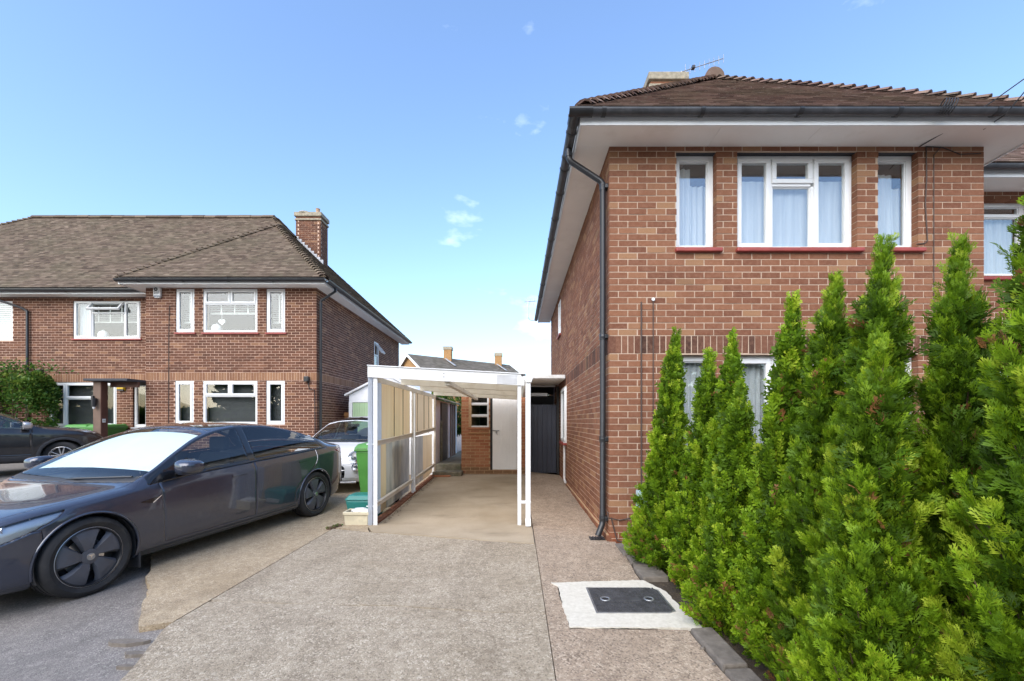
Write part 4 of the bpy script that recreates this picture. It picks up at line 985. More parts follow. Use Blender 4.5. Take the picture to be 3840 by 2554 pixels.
MB().lathe([(.02,0),(.05,.0),(.05,.004),(.02,.004)], 14, 'Y').xf(Matrix.Translation(((x0+x1)/2-.02, BY-.074, bz_(1087)))).build('emblem', M['ink'], ab)
yb2 = empty('alarm_box', ((459-1938)/km, MY, mz_(1466)), 'yellow alarm box under the porch roof', 'alarm')
x0, x1 = (445-1938)/km, (471-1938)/km
MB().hexa([(x0,MY-.09,mz_(1459)),(x1,MY-.09,mz_(1459)),(x1+.01,MY-.003,mz_(1466)),(x0,MY-.003,mz_(1466))],[(x0+.015,MY-.075,mz_(1435)),(x1-.015,MY-.075,mz_(1435)),(x1,MY-.003,mz_(1433)),(x0,MY-.003,mz_(1433))]).build('case', M['yellow'], yb2, bevel=.015)
MB().box(x0+.01, x1-.015, MY-.075, MY-.005, mz_(1466), mz_(1459.3)).build('sounder', M['black_pl'], yb2); text_part('lettering', 'Yale', .085, M['ink'], yb2, Matrix.Translation(((x0+x1)/2-.01, MY-.086, mz_(1447))) @ Matrix.Rotation(R(86), 4, 'X'))
# porch
pc = empty('porch', (-10.8, 11.9, .3), 'flat dark porch roof on a stout weathered timber post', 'porch')
py0, py1 = 11.55, 11.75; pxl = (348-1938)*py0/1622
MB().box(pxl, pxl+.20, py0, py1, .2, 2.50).build('post', M['wood_post'], pc, bevel=.008)
MB().box(pxl+.201, pxl+.212, py0+.004, py1-.004, .2, 2.50).build('post_facing', M['wood_brown'], pc)
MB().box(pxl-.15, BX0-.004, py0-.12, MY-.004, 2.505, 2.57).build('roof_slab', M['felt'], pc, bevel=.01); MB().box(pxl+.25, BX0-.006, py1+.02, py1+.07, 2.36, 2.50).build('beam', M['wood_brown'], pc)
lt = empty('porch_lantern', (pxl+.05, py0, 1.75), 'black outdoor lantern fixed to the porch post', 'lamp')
MB().box(pxl-.015, pxl+.045, py0-.05, py0-.002, 1.93, 2.12).build('back_plate', M['black_pl'], lt, bevel=.01); MB().tube([(pxl+.09,py0-.07,1.82),(pxl+.09,py0-.07,2.05)], [.045,.06], 12).build('shade', M['black_pl'], lt, auto=40)
MB().lathe([(0,0),(.025,.02),(.03,.06),(0,.07)], 10).xf(Matrix.Translation((pxl+.09,py0-.07,1.755))).build('bulb', M['plain_white'], lt, smooth=True)
np_ = empty('door_plaque', (pxl+.212, 11.65, 1.45), 'small white plaque on the side of the porch post', 'sign'); MB().box(pxl+.213, pxl+.22, 11.59, 11.68, 1.40, 1.50).build('plate', M['plain_white'], np_, bevel=.002); MB().box(pxl+.2205, pxl+.222, 11.60, 11.67, 1.43, 1.47).build('mark', M['sticker'], np_)
# ------------------------------------------------------------------ carport
CP = empty('carport', (-.95, 8.0, .05), 'white framed lean-to carport with yellowed corrugated side panels', 'carport')
CX0, CX1, CY0, CY1 = -1.957, .06, 5.92, 10.22
ZL, ZR = 2.185, 2.075
def zc(x): return ZL+(ZR-ZL)*(x-CX0)/(CX1-CX0)
def slant(mb, x0, x1, y0, y1, dz0, dz1):
    return mb.hexa([(x0,y0,zc(x0)+dz0),(x1,y0,zc(x1)+dz0),(x1,y1,zc(x1)+dz0),(x0,y1,zc(x0)+dz0)], [(x0,y0,zc(x0)+dz1),(x1,y0,zc(x1)+dz1),(x1,y1,zc(x1)+dz1),(x0,y1,zc(x0)+dz1)])
slant(MB(), CX0-.07, CX1+.045, CY0-.05, CY0-.03, -.155, -.002).build('front_fascia', M['upvc_d'], CP, bevel=.003)
slant(MB(), CX0-.075, CX1+.05, CY0-.065, CY0+.02, .0, .012).build('front_trim', M['upvc'], CP, bevel=.003)
pb = MB()
for z in (-.05,-.095): pb.tube([(-.99,CY0-.056,zc(-.99)+z),(-.99,CY0-.049,zc(-.99)+z)], .007, 8)
pb.build('fixing_screws', M['black_pl'], CP)
MB().box(CX1-.33, CX1-.055, CY0-.054, CY0-.0505, zc(CX1)-.135, zc(CX1)-.012).build('worn_plate', M['alu'], CP)
for y0, y1 in ((CY0-.028,CY0+.02),(7.30,7.38),(8.72,8.80),(CY1-.05,CY1)):
    slant(MB(), CX0, CX1, y0, y1, -.135, -.035).build('purlin', M['cream'], CP, bevel=.004)
slant(MB(), -.99, -.91, CY0+.022, CY1-.051, -.20, -.136).build('rafter', M['cream'], CP, bevel=.004)
slant(MB(), CX0, CX0+.05, CY0+.022, CY1, -.205, -.137).build('wall_plate', M['cream'], CP); slant(MB(), CX1-.05, CX1, CY0+.022, CY1, -.205, -.137).build('wall_plate', M['cream'], CP)
# corrugated roof sheets
for k, (y0, y1) in enumerate(((CY0-.03,7.4),(7.38,8.85),(8.83,CY1+.05))):
    mb = MB(); n = int((y1-y0)/.0125)
    for i in range(n):
        ya_, yb2_ = y0+(y1-y0)*i/n, y0+(y1-y0)*(i+1)/n; h = lambda y: .010*math.sin(y/.075*6.283)-.02+.003*k
        mb.quad((CX0-.06,ya_,zc(CX0)+h(ya_)),(CX1+.03,ya_,zc(CX1)+h(ya_)),(CX1+.03,yb2_,zc(CX1)+h(yb2_)),(CX0-.06,yb2_,zc(CX0)+h(yb2_)))
    mb.build('roof_sheet', M['roof_sheet'], CP, smooth=True)
# posts: L-section angles
def angle_post(x, y, z1, s=1, w=.045, mat='upvc_d'):
    mb = MB(); z0 = gz(x, y)-.02; mb.box(x, x+s*w, y, y+.006, z0, z1); mb.box(x, x+s*.006, y+.006, y+w, z0, z1); return mb.build('post', M[mat], CP)
angle_post(CX0, CY0-.025, zc(CX0)-.15, 1, .055); MB().box(CX0-.075, CX0-.02, CY0-.02, CY0+.035, gz(CX0,CY0)-.02, zc(CX0)-.15).build('edge_strip', M['pan_clear'], CP)
for y in (8.03, 8.17): MB().box(CX0, CX0+.035, y, y+.035, gz(CX0,y)-.02, zc(CX0)-.2).build('post', M['upvc_d'], CP)
MB().box(CX0, CX0+.04, CY1-.04, CY1, gz(CX0,CY1)-.02, zc(CX0)-.2).build('post', M['cream'], CP)
for y in (CY0-.025, 8.1, CY1-.04): angle_post(CX1, y, zc(CX1)-.15, -1, .05)
for y0, y1 in ((CY0+.03,8.03),(8.205,CY1-.04)):
    for z in (1.09, .24): 
        mb = MB(); g0, g1 = gz(CX0,y0), gz(CX0,y1)
        mb.hexa([(CX0-.01,y0,z+g0),(CX0+.012,y0,z+g0),(CX0+.012,y1,z+g1),(CX0-.01,y1,z+g1)],[(CX0-.01,y0,z+g0+.075),(CX0+.012,y0,z+g0+.075),(CX0+.012,y1,z+g1+.075),(CX0-.01,y1,z+g1+.075)])
        mb.hexa([(CX0+.012,y0,z+g0+.069),(CX0+.04,y0,z+g0+.069),(CX0+.04,y1,z+g1+.069),(CX0+.012,y1,z+g1+.069)],[(CX0+.012,y0,z+g0+.075),(CX0+.04,y0,z+g0+.075),(CX0+.04,y1,z+g1+.075),(CX0+.012,y1,z+g1+.075)])
        mb.build('rail', M['cream'], CP)
for z in (1.12, .27): MB().tube([(CX0-.10,CY0+.0,z),(CX0+.01,CY0+.0,z)], .009, 8).build('bolt', M['upvc'], CP)
# corrugated side sheets, each a sheet of its own
def corr(y0, y1, z0, z1, mat, x, k=0, pit=.032, amp=.006):
    mb = MB(); n = max(6, int((y1-y0)/pit*6))
    for i in range(n):
        a, b = y0+(y1-y0)*i/n, y0+(y1-y0)*(i+1)/n; f = lambda y: x+amp*math.sin(y/pit*6.283)
        mb.quad((f(a),a,z0+gz(x,a)),(f(b),b,z0+gz(x,b)),(f(b),b,z1),(f(a),a,z1))
    return mb.build('side_panel', M[mat], CP, smooth=True, fix=False)
px_ = CX0-.03
ups = [(5.96,6.34,'pan_clear'),(6.32,6.98,'pan_tan'),(6.96,7.52,'pan_tan'),(7.50,8.06,'pan_tan'),(8.16,8.62,'pan_tan2'),(8.60,9.22,'pan_tan2'),(9.20,9.72,'pan_tan2'),(9.70,10.19,'pan_tan2')]
los = [(5.96,6.34,'pan_clear'),(6.32,6.62,'pan_tan'),(6.60,7.35,'pan_grim'),(7.33,8.06,'pan_grim'),(8.16,8.62,'pan_grim2'),(8.60,9.22,'pan_grim2'),(9.20,9.72,'pan_tan2'),(9.70,10.19,'pan_tan2')]
for k, (a, b, m_) in enumerate(ups): corr(a, b, 1.13, 2.03, m_, px_-.004*(k % 2))
for k, (a, b, m_) in enumerate(los): corr(a, b, .10, 1.13, m_, px_-.012-.004*(k % 2))
for y in (6.98,7.52,8.62,9.22,9.72): MB().bar((px_+.008,y,1.17),(px_+.008,y,2.02), .010, .004, up=(0,1,0)).build('panel_seam', M['cable_br'], CP)
# dwarf wall under the panels
dw = MB()
y = 6.0
while y < 10.1:
    g = gz(CX0, y); dw.box(CX0-.06, CX0+.045, y, y+.215, g-.05, g+.055, random.random()*.4); y += .225
dw.build('dwarf_wall', M['brick_r'], CP, bevel=.006)
lit = MB(); rn = random.Random(9)
for k in range(420):
    y = rn.uniform(6.0, 10.2); x = CX0+.06+abs(rn.gauss(0, .05)); s = rn.uniform(.006, .018); a = rn.random()*6; z = gz(x, y)+.021+rn.random()*.008
    p = Vector((x,y,z)); u = Vector((math.cos(a),math.sin(a),rn.uniform(-.3,.3)))*s; v = Vector((-math.sin(a),math.cos(a),rn.uniform(-.3,.3)))*s*.6
    lit.quad(p-u, p+v, p+u, p-v)
o = lit.build('leaf_litter', M['bark'], None, fix=False); tag(o, 'brown leaf litter along the foot of the carport panels', 'leaf litter', kind='stuff')
# white box gutter and square downpipe
bg = MB(); gx0, gx1 = .10, .215
bg.hexa([(gx0+.02,5.78,1.955),(gx1-.02,5.78,1.955),(gx1-.02,9.5,1.955),(gx0+.02,9.5,1.955)], [(gx0-.012,5.78,2.04),(gx1+.012,5.78,2.04),(gx1+.012,9.5,2.04),(gx0-.012,9.5,2.04)]).build('box_gutter', M['upvc'], CP, bevel=.004)
MB().box(CX1+.0, CX1+.06, CY0-.06, CY0+.05, 2.05, 2.075).build('gutter_clip', M['black_pl'], CP)
dpw = MB().box(.118, .186, 5.80, 5.865, .05, 1.955).build('downpipe', M['upvc'], CP, bevel=.006)
for z in (.33,): MB().box(.06, .19, 5.795, 5.87, z, z+.03).build('pipe_clip', M['upvc'], dpw, bevel=.003)
MB().hexa([(.118,5.77,.03),(.188,5.77,.03),(.188,5.84,.03),(.118,5.84,.03)], [(.115,5.796,.12),(.189,5.796,.12),(.189,5.869,.12),(.115,5.869,.12)]).build('pipe_shoe', M['upvc'], dpw, bevel=.004)

# ------------------------------------------------------------------ canopy over the side gate
CN = empty('gate_canopy', (.6, 10.4, 2.4), 'white flat canopy between the carport and the house side wall', 'canopy')
MB().box(.215, 1.075, 9.58, 9.62, 2.385, 2.465).build('fascia', M['upvc_d'], CN, bevel=.01); MB().box(.215, 1.07, 9.621, 11.25, 2.375, 2.40).build('soffit_board', M['soffit'], CN); MB().box(.20, 1.075, 9.60, 11.27, 2.402, 2.43).build('roof_sheet', M['felt'], CN)
MB().box(.215, 1.0, 11.25, 11.30, 2.33, 2.37).build('rear_beam', M['upvc_d'], CN)
gt = empty('side_gate', (.6, 11.0, .1), 'tall dark slate coloured boarded gate beside the house wall', 'gate')
zb = gz(.6, 11)
for k in range(6): MB().box(.30+k*.118, .30+k*.118+.114, 11.0, 11.03, zb+.02, 1.86).build('board', M['slate_gate'], gt, bevel=.003)
MB().box(1.012, 1.075, 10.98, 11.05, zb, 2.32).build('frame_post', M['black_paint'], gt); MB().box(.22, .295, 10.98, 11.05, zb, 2.32).build('frame_post', M['black_paint'], gt)
MB().box(.30, 1.01, 11.031, 11.06, 1.7, 1.8).build('ledge', M['black_paint'], gt)
ln = empty('lean_to', (.6, 12.0, .1), 'timber lean-to over the side gate, blackened to give its inner shade', 'shed')
for k in range(8): MB().box(.2, 1.08, 12.6, 12.63, .1+k*.3, .1+k*.3+.295).build('board', M['black_paint'], ln)  # shade of the space above the gate, put into the boards as black
MB().box(.15, 1.08, 11.3, 12.62, 2.50, 2.56).build('roof', M['felt'], ln); MB().box(.14, .19, 11.3, 12.6, .1, 2.49).build('side_wall', M['black_paint'], ln)
tb = empty('strip_light', (.62, 11.9, 2.18), 'white tube light fitting hanging in the dark lean-to', 'lamp'); MB().tube([(.25,11.6,2.12),(.82,11.6,2.12)], .028, 10).build('tube', M['upvc_d'], tb, auto=40); MB().box(.25,.82,11.58,11.62,2.15,2.19).build('batten', M['upvc_d'], tb)
MB().tube([(.4,11.6,2.18),(.4,11.6,2.5)], .006, 6).build('cord', M['cable'], tb)

# ------------------------------------------------------------------ brick outhouse
OH = empty('outhouse', (-.6, 10.5, .15), 'brick outhouse with a white boarded door at the back of the carport', 'outhouse')
oy = 10.5; wo = Wall((-1.345, oy), (1, 0), (0, -1)); zg = .10
opsO = [(.175,.665,1.285,2.14), (.70,1.42,.27,2.12)]
wl = slab('front_wall', wo, 1.55, 0, 2.28, opsO, M['mortar_s'], OH)
br = courses(wo, 1.55, zg, 2.28, opsO, 1, None, plinth=.27, rn=random.Random(4)); lay('wall_bricks', wo, br, M['brick_s'], wl, 190, lambda b: b[2])
w2 = Wall((-1.345, oy), (0, 1), (-1, 0)); wl2 = slab('side_wall', w2, 2.6, 0, 2.28, [], M['mortar_s'], OH, ext=(.008,0)); lay('wall_bricks', w2, courses(w2, 2.6, zg, 2.28, [], 0, None, rn=random.Random(6)), M['brick_s'], wl2, 0, lambda b: 0)
MB().box(-1.40, .25, oy-.06, oy+2.6, 2.285, 2.35).build('roof', M['felt'], OH, bevel=.01); MB().box(-1.1, .2, oy+2.3, oy+2.34, .1, 2.25).build('back_wall', M['room'], OH); MB().box(.18, .2, oy+.3, oy+2.3, .1, 2.25).build('end_wall', M['room'], OH)
window(OH, wo, *opsO[0], [(0,1,0,.335,'f'), (0,1,.335,.665,'f'), (0,1,.665,1,'f')], dep=.02, fw=.03, mat='upvc_d', sill=True, sill_d=.03, sillmat='brick_s', sill_ext=(.0,.0))
mb = MB(); wo.box(mb, .17, .66, -.025, .05, 1.115, 1.175, 1.6); mb.build('corbel_brick', M['brick_s'], OH, bevel=.02)
dr = MB(); wo.box(dr, .70, .752, .0, .08, .25, 2.12); wo.box(dr, .752, 1.42, .002, .08, 2.085, 2.12); dr = dr.build('door', M['black_paint'], OH)
for k in range(8):
    mb = MB(); a = .755+k*.0828; wo.box(mb, a, a+.0815, .005, .045, .315, 2.085); mb.build('board', M['door_w'], dr, bevel=.0015, seg=1)
mb = MB(); wo.box(mb, .755, 1.415, -.01, .05, .262, .313); mb.build('weather_bar', M['door_w'], dr, bevel=.006)
mb = MB(); wo.box(mb, .757, .90, -.012, .004, 1.20, 1.222); mb.tube([wo.p(.76,-.02,1.211), wo.p(.92,-.02,1.211)], .007, 8); mb.build('bolt', M['steel'], dr)
mb = MB(); wo.box(mb, .835, .868, -.03, -.008, 1.145, 1.185); mb.tube([wo.p(.842,-.02,1.185),wo.p(.843,-.02,1.205),wo.p(.852,-.02,1.213),wo.p(.861,-.02,1.205),wo.p(.861,-.02,1.185)], .004, 6); mb.build('padlock', M['steel'], dr)
# steps and alley
st = empty('garden_steps', (-1.65, 10.4, .1), 'two mossy concrete steps between the carport panels and the outhouse', 'steps')
MB().box(-1.99,-1.30,10.15,10.72,.05,.245).build('step', M['conc'], st, bevel=.02); MB().box(-1.99,-1.36,10.50,11.0,.10,.40).build('step', M['conc'], st, bevel=.02); MB().box(-1.95,-1.55,10.05,10.145,.05,.175).build('loose_brick', M['brick_s'], st, bevel=.015)
o = MB().box(-2.0,-1.36,10.9,16,.1,.385).build('alley_path', M['conc'], None); o['kind'] = 'structure'
NS = empty('neighbour_shed', (-2.2, 12, .3), 'white rendered shed with a black door and mossy corrugated roof edge', 'shed')
MB().box(-3.6,-2.0,10.45,14.4,.1,1.98).build('wall', M['shed_white'], NS); MB().box(-2.0,-1.965,11.30,12.3,.36,1.93).build('door', M['black_paint'], NS); MB().box(-1.99,-1.93,11.22,11.285,.33,1.45).build('concrete_post', M['conc'], NS, bevel=.008)
MB().box(-1.985,-1.955,12.32,12.6,.36,1.93).build('white_board', M['shed_white'], NS)
for k, y in enumerate((12.8,13.2,13.6)): MB().box(-1.98,-1.94,y,y+.12,.36,1.95).build('fence_post', M['wood_post'], NS, bevel=.006)
mb = MB(); n = 60
for i in range(n):
    a, b = 10.4+4.1*i/n, 10.4+4.1*(i+1)/n; f = lambda y: .02*math.sin(y/.15*6.283)
    for (x0, x1, z0, z1) in ((-1.88,-2.8,2.00,2.25),):
        mb.quad((x0,a,z0+f(a)),(x1,a,z1+f(a)),(x1,b,z1+f(b)),(x0,b,z0+f(b))); mb.quad((x0,a,z0+f(a)),(x0,b,z0+f(b)),(x0,b,z0+f(b)-.03),(x0,a,z0+f(a)-.03))
mb.build('roof_sheet', M['conc'], NS, smooth=False)

# ------------------------------------------------------------------ pale green garage and timber gate by the left house
GA = empty('garage', (-4.0, 13.4, .2), 'small garage with a white gable and pale green ribbed door behind the white car', 'garage')
gy = 13.3; apx, apz, ezl = -4.0, 2.86, 2.24; x0, x1 = -5.16, -2.84
for a, b in ((x0-.1, apx), (apx, x1+.1)):
    za_, zb_ = (ezl-.03, apz) if a < apx-.5 else (apz, ezl-.03)
    MB().hexa([(a,gy-.12,za_),(b,gy-.12,zb_),(b,gy+4,zb_),(a,gy+4,za_)],[(a,gy-.12,za_+.05),(b,gy-.12,zb_+.05),(b,gy+4,zb_+.05),(a,gy+4,za_+.05)]).build('roof_slope', M['shed_white'], GA)
MB().prism([(x0,2.02),(x1,2.02),(x1,ezl),(apx,apz-.02),(x0,ezl)], gy, gy+.05).build('gable', M['shed_white'], GA)
MB().box(x0,x0+.10,gy-.02,gy+.05,.1,2.02).build('corner_post', M['upvc'], GA); MB().box(x1-.1,x1,gy-.02,gy+.05,.1,2.02).build('corner_post', M['upvc'], GA)
mb = MB(); x = x0+.11
while x < x1-.12:
    mb.box(x, x+.055, gy+.012, gy+.05, .15, 2.01); mb.box(x+.055, x+.075, gy+.024, gy+.05, .15, 2.01); x += .075
mb.build('ribbed_door', M['shed_green'], GA); MB().box(x0,x0+.05,gy+.06,gy+4,.1,2.2).box(x1-.05,x1,gy+.06,gy+4,.1,2.2).build('side_wall', M['shed_white'], GA)
fg = empty('timber_gate', (-5.4, 13.0, .3), 'orange stained timber gate beside the left house', 'gate')
for k in range(7): MB().box(-5.54+k*.062, -5.54+k*.062+.059, 13.9, 13.93, .25, 1.72).build('board', M['wood_fence'], fg)
MB().box(-5.55,-5.08,13.88,13.899,1.60,1.70).build('top_rail', M['wood_fence'], fg)

# ------------------------------------------------------------------ far houses
def far_house(name, label, ax, ay, bx, by, zr, hw, drop, wall, chims):
    h = empty(name, (ax, ay, 0), label, 'house'); A = Vector((ax, ay, 0)); B = Vector((bx, by, 0)); d = (B-A).normalized(); n = Vector((d.y, -d.x, 0))
    ze = zr-drop; c = [A+n*hw, B+n*hw, B-n*hw, A-n*hw]
    w = MB(); w.hexa(c, [p+Vector((0,0,ze)) for p in c]); 
    for E in (A, B): w.quad(E+n*hw+Vector((0,0,ze)), E+Vector((0,0,zr)), E-n*hw+Vector((0,0,ze)))
    w.build('wall', M[wall], h); sl_len = math.hypot(hw, drop)
    A2, B2 = A-d*.3, B+d*.3
    rf = MB()
    for s in (1, -1):
        e = n*(hw+.35)*s; zz = zr-drop*(hw+.35)/hw; rf.hexa([A2+e+Vector((0,0,zz)), B2+e+Vector((0,0,zz)), B2+Vector((0,0,zr)), A2+Vector((0,0,zr))], [A2+e+Vector((0,0,zz+.12)), B2+e+Vector((0,0,zz+.12)), B2+Vector((0,0,zr+.12)), A2+Vector((0,0,zr+.12))])
    rf = rf.build('roof', M['tile_far'], h); zz = zr-drop*(hw+.35)/hw; 
    tl = MB(); sdir_ = (n*hw+Vector((0,0,-drop))).normalized(); nrm = d.cross(sdir_); nrm = nrm if nrm.z > 0 else -nrm; rnn = random.Random(3); L_ = (B2-A2).length
    for i in range(int(math.hypot(hw+.35, drop*(hw+.35)/hw)/.3)):
        for j in range(int(L_/.33)):
            p = A2+Vector((0,0,zr+.13))+sdir_*(i*.3)+d*(j*.33); tl.quad(p+nrm*.0, p+d*.32+nrm*rnn.uniform(0,.02), p+d*.32+sdir_*.3+nrm*.05, p+sdir_*.3+nrm*(.04+rnn.uniform(0,.02)), t=rnn.random())
    o = tl.build('roof_tiles', M['tile_far'], rf, fix=False); o['kind'] = 'stuff'
    for E, s in ((A2, -1), (B2, 1)):
        for q in (1, -1):
            MB().bar(E+d*.03*s+Vector((0,0,zr+.02)), E+d*.03*s+n*q*(hw+.35)+Vector((0,0,zz+.02)), .05, .24).build('bargeboard', M['upvc'], h)
    for (f, wd, hh) in chims:
        p = A+(B-A)*f+n*.25; MB().box(p.x-wd/2, p.x+wd/2, p.y-.45, p.y+.45, zr-1.6, zr+hh).build('chimney', M['brick_tan'], h); MB().box(p.x-wd/2-.06, p.x+wd/2+.06, p.y-.5, p.y+.5, zr+hh-.35, zr+hh).build('chimney_cap', M['stone'], h)
        MB().bar(p+n*.5+d*-.6+Vector((0,0,zr-.05)), p+n*1.9+d*-.2+Vector((0,0,zr-.95)), .25, .06).build('lead_flashing', M['lead'], h)
    return h
far_house('gabled_house', 'distant buff brick house with a grey ridge roof and two chimneys', -11.4, 46, -1.15, 54.6, 8.45, 4.2, 2.5, 'brick_tan', [(.34, .85, 1.35), (.875, .85, 1.35)])
far_house('gabled_house', 'distant buff brick gable showing beyond the corner of the right house', 4.9, 36, 12.5, 41, 7.0, 3.6, 2.7, 'brick_tan', [])

# ------------------------------------------------------------------ bins and pots
def wheelie(name, x, y, rz, label, sticker=None, num=None):
    b = empty(name, (x, y, gz(x, y)), label, 'bin', None, rz); T = wm(b)
    mb = MB(); mb.hexa([(-.21,-.24,.06),(.21,-.24,.06),(.21,.22,.06),(-.21,.22,.06)], [(-.27,-.34,.93),(.27,-.34,.93),(.27,.32,.93),(-.27,.32,.93)]); mb.xf(T).build('body', M['green_bin'], b, bevel=.02)
    MB().box(-.29,.29,-.36,.34,.925,.965).xf(T).build('rim', M['green_bin'], b, bevel=.012)
    MB().hexa([(-.295,-.375,.968),(.295,-.375,.968),(.295,.36,.968),(-.295,.36,.968)], [(-.25,-.30,1.045),(.25,-.30,1.045),(.25,.33,1.06),(-.25,.33,1.06)]).xf(T).build('lid', M['green_bin'], b, bevel=.02)
    MB().tube([(-.2,.40,1.0),(.2,.40,1.0)], .018, 8).xf(T).build('handle', M['green_bin'], b, auto=40)
    for s in (-.15, .15): MB().box(s-.03, s+.03, .32, .40, .985, 1.07).xf(T).build('hinge', M['green_bin'], b, bevel=.01)
    for s in (-1, 1): MB().lathe([(0,-.03),(.08,-.03),(.1,-.02),(.1,.02),(.08,.03),(0,.03)], 20, 'Z').xf(T @ Matrix.Translation((s*.23,.24,.1)) @ Matrix.Rotation(R(90),4,'Y')).build('wheel', M['tyre'], b, auto=40)
    if sticker: 
        y_ = lambda z: -.24-.10*(z-.06)/.87
        MB().quad((.05,y_(.5)-.004,.5),(.22,y_(.5)-.004,.5),(.22,y_(.62)-.004,.62),(.05,y_(.62)-.004,.62)).xf(T).build('sticker', M['sticker'], b)
    if num:
        text_part('painted_number', num, .34, M['ink'], b, T @ Matrix.Translation((.02,-.305,.55)) @ Matrix.Rotation(R(84),4,'X'))
    return b
wheelie('wheelie_bin', -2.31, 7.25, 0, 'green wheelie bin with a pale sticker behind the carport panel', sticker=True)
wheelie('wheelie_bin', -12.48, 12.5, R(10), 'green wheelie bin with a painted number by the porch post', num='7')
wheelie('wheelie_bin', -11.82, 12.5, R(4), 'green wheelie bin behind the porch post under the window')
tx = empty('recycling_box', (-2.27, 6.50, gz(-2.27,6.5)), 'teal plastic recycling box with a lid beside the carport post', 'box'); T = wm(tx)
MB().hexa([(-.2,-.14,0),(.2,-.14,0),(.2,.14,0),(-.2,.14,0)], [(-.245,-.17,.27),(.245,-.17,.27),(.245,.17,.27),(-.245,.17,.27)]).xf(T).build('body', M['teal'], tx, bevel=.02)
MB().hexa([(-.26,-.185,.272),(.26,-.185,.272),(.26,.185,.272),(-.26,.185,.272)], [(-.21,-.13,.35),(.21,-.13,.35),(.21,.13,.35),(-.21,.13,.35)]).xf(T).build('lid', M['teal'], tx, bevel=.02)
mb = MB(); rn = random.Random(1)
for j in range(3):
    u = -.14
    while u < .16:
        l = rn.uniform(.02,.05); mb.box(u, u+l, -.172, -.155, .075+j*.028, .09+j*.028); u += l+.01
mb.xf(T).build('white_print', M['upvc'], tx)
tr = empty('planter_trough', (-2.2, 6.02, gz(-2.2,6.02)), 'cream stoneware trough holding a crumpled white bag', 'planter'); T = wm(tr)
mb = MB(); z1 = .19
mb.hexa([(-.155,-.10,0),(.155,-.10,0),(.155,.10,0),(-.155,.10,0)], [(-.165,-.11,.15),(.165,-.11,.15),(.165,.11,.15),(-.165,.11,.15)]); mb.xf(T).build('body', M['trough'], tr, bevel=.008)
MB().box(-.178,.178,-.125,-.095,.151,.195).box(-.178,.178,.095,.125,.151,.195).box(-.178,-.148,-.094,.094,.151,.195).box(.148,.178,-.094,.094,.151,.195).xf(T).build('rim', M['trough'], tr, bevel=.008); MB().box(-.147,.147,-.094,.094,.148,.17).xf(T).build('soil', M['soil'], tr)
rn = np.random.default_rng(4); bm = bmesh.new(); bmesh.ops.create_icosphere(bm, subdivisions=3, radius=1)
for v in bm.verts:
    n = .75+.35*rn.random(); v.co = Vector((v.co.x*.13*n, v.co.y*.085*n, max(-.01, v.co.z*.055*n)))
me = bpy.data.meshes.new('plastic_bag'); bm.to_mesh(me); bm.free(); o = link('plastic_bag', me, M['bag']); o.location = (-2.17, 6.0, gz(-2.2,6)+.185); tag(o, 'crumpled white plastic bag lying in the stoneware trough', 'bag')
# ------------------------------------------------------------------ cars
def pchip(xt, yt, x):
    xt = np.asarray(xt, float); yt = np.asarray(yt, float); x = np.asarray(x, float); h = np.diff(xt); dl = np.diff(yt)/h; n = len(xt); m = np.zeros(n)
    for k in range(1, n-1):
        if dl[k-1]*dl[k] > 0:
            w1 = 2*h[k]+h[k-1]; w2 = h[k]+2*h[k-1]; m[k] = (w1+w2)/(w1/dl[k-1]+w2/dl[k])
    m[0], m[-1] = dl[0], dl[-1]
    i = np.clip(np.searchsorted(xt, x)-1, 0, n-2); t = np.clip((x-xt[i])/h[i], 0, 1)
    return (2*t**3-3*t**2+1)*yt[i]+(t**3-2*t**2+t)*h[i]*m[i]+(-2*t**3+3*t**2)*yt[i+1]+(t**3-t**2)*h[i]*m[i+1]

def tabf(s):
    a = [float(q) for q in s.split()]; xs_, ys_ = a[0::2], a[1::2]
    return lambda x: pchip(xs_, ys_, np.clip(x, xs_[0], xs_[-1]))

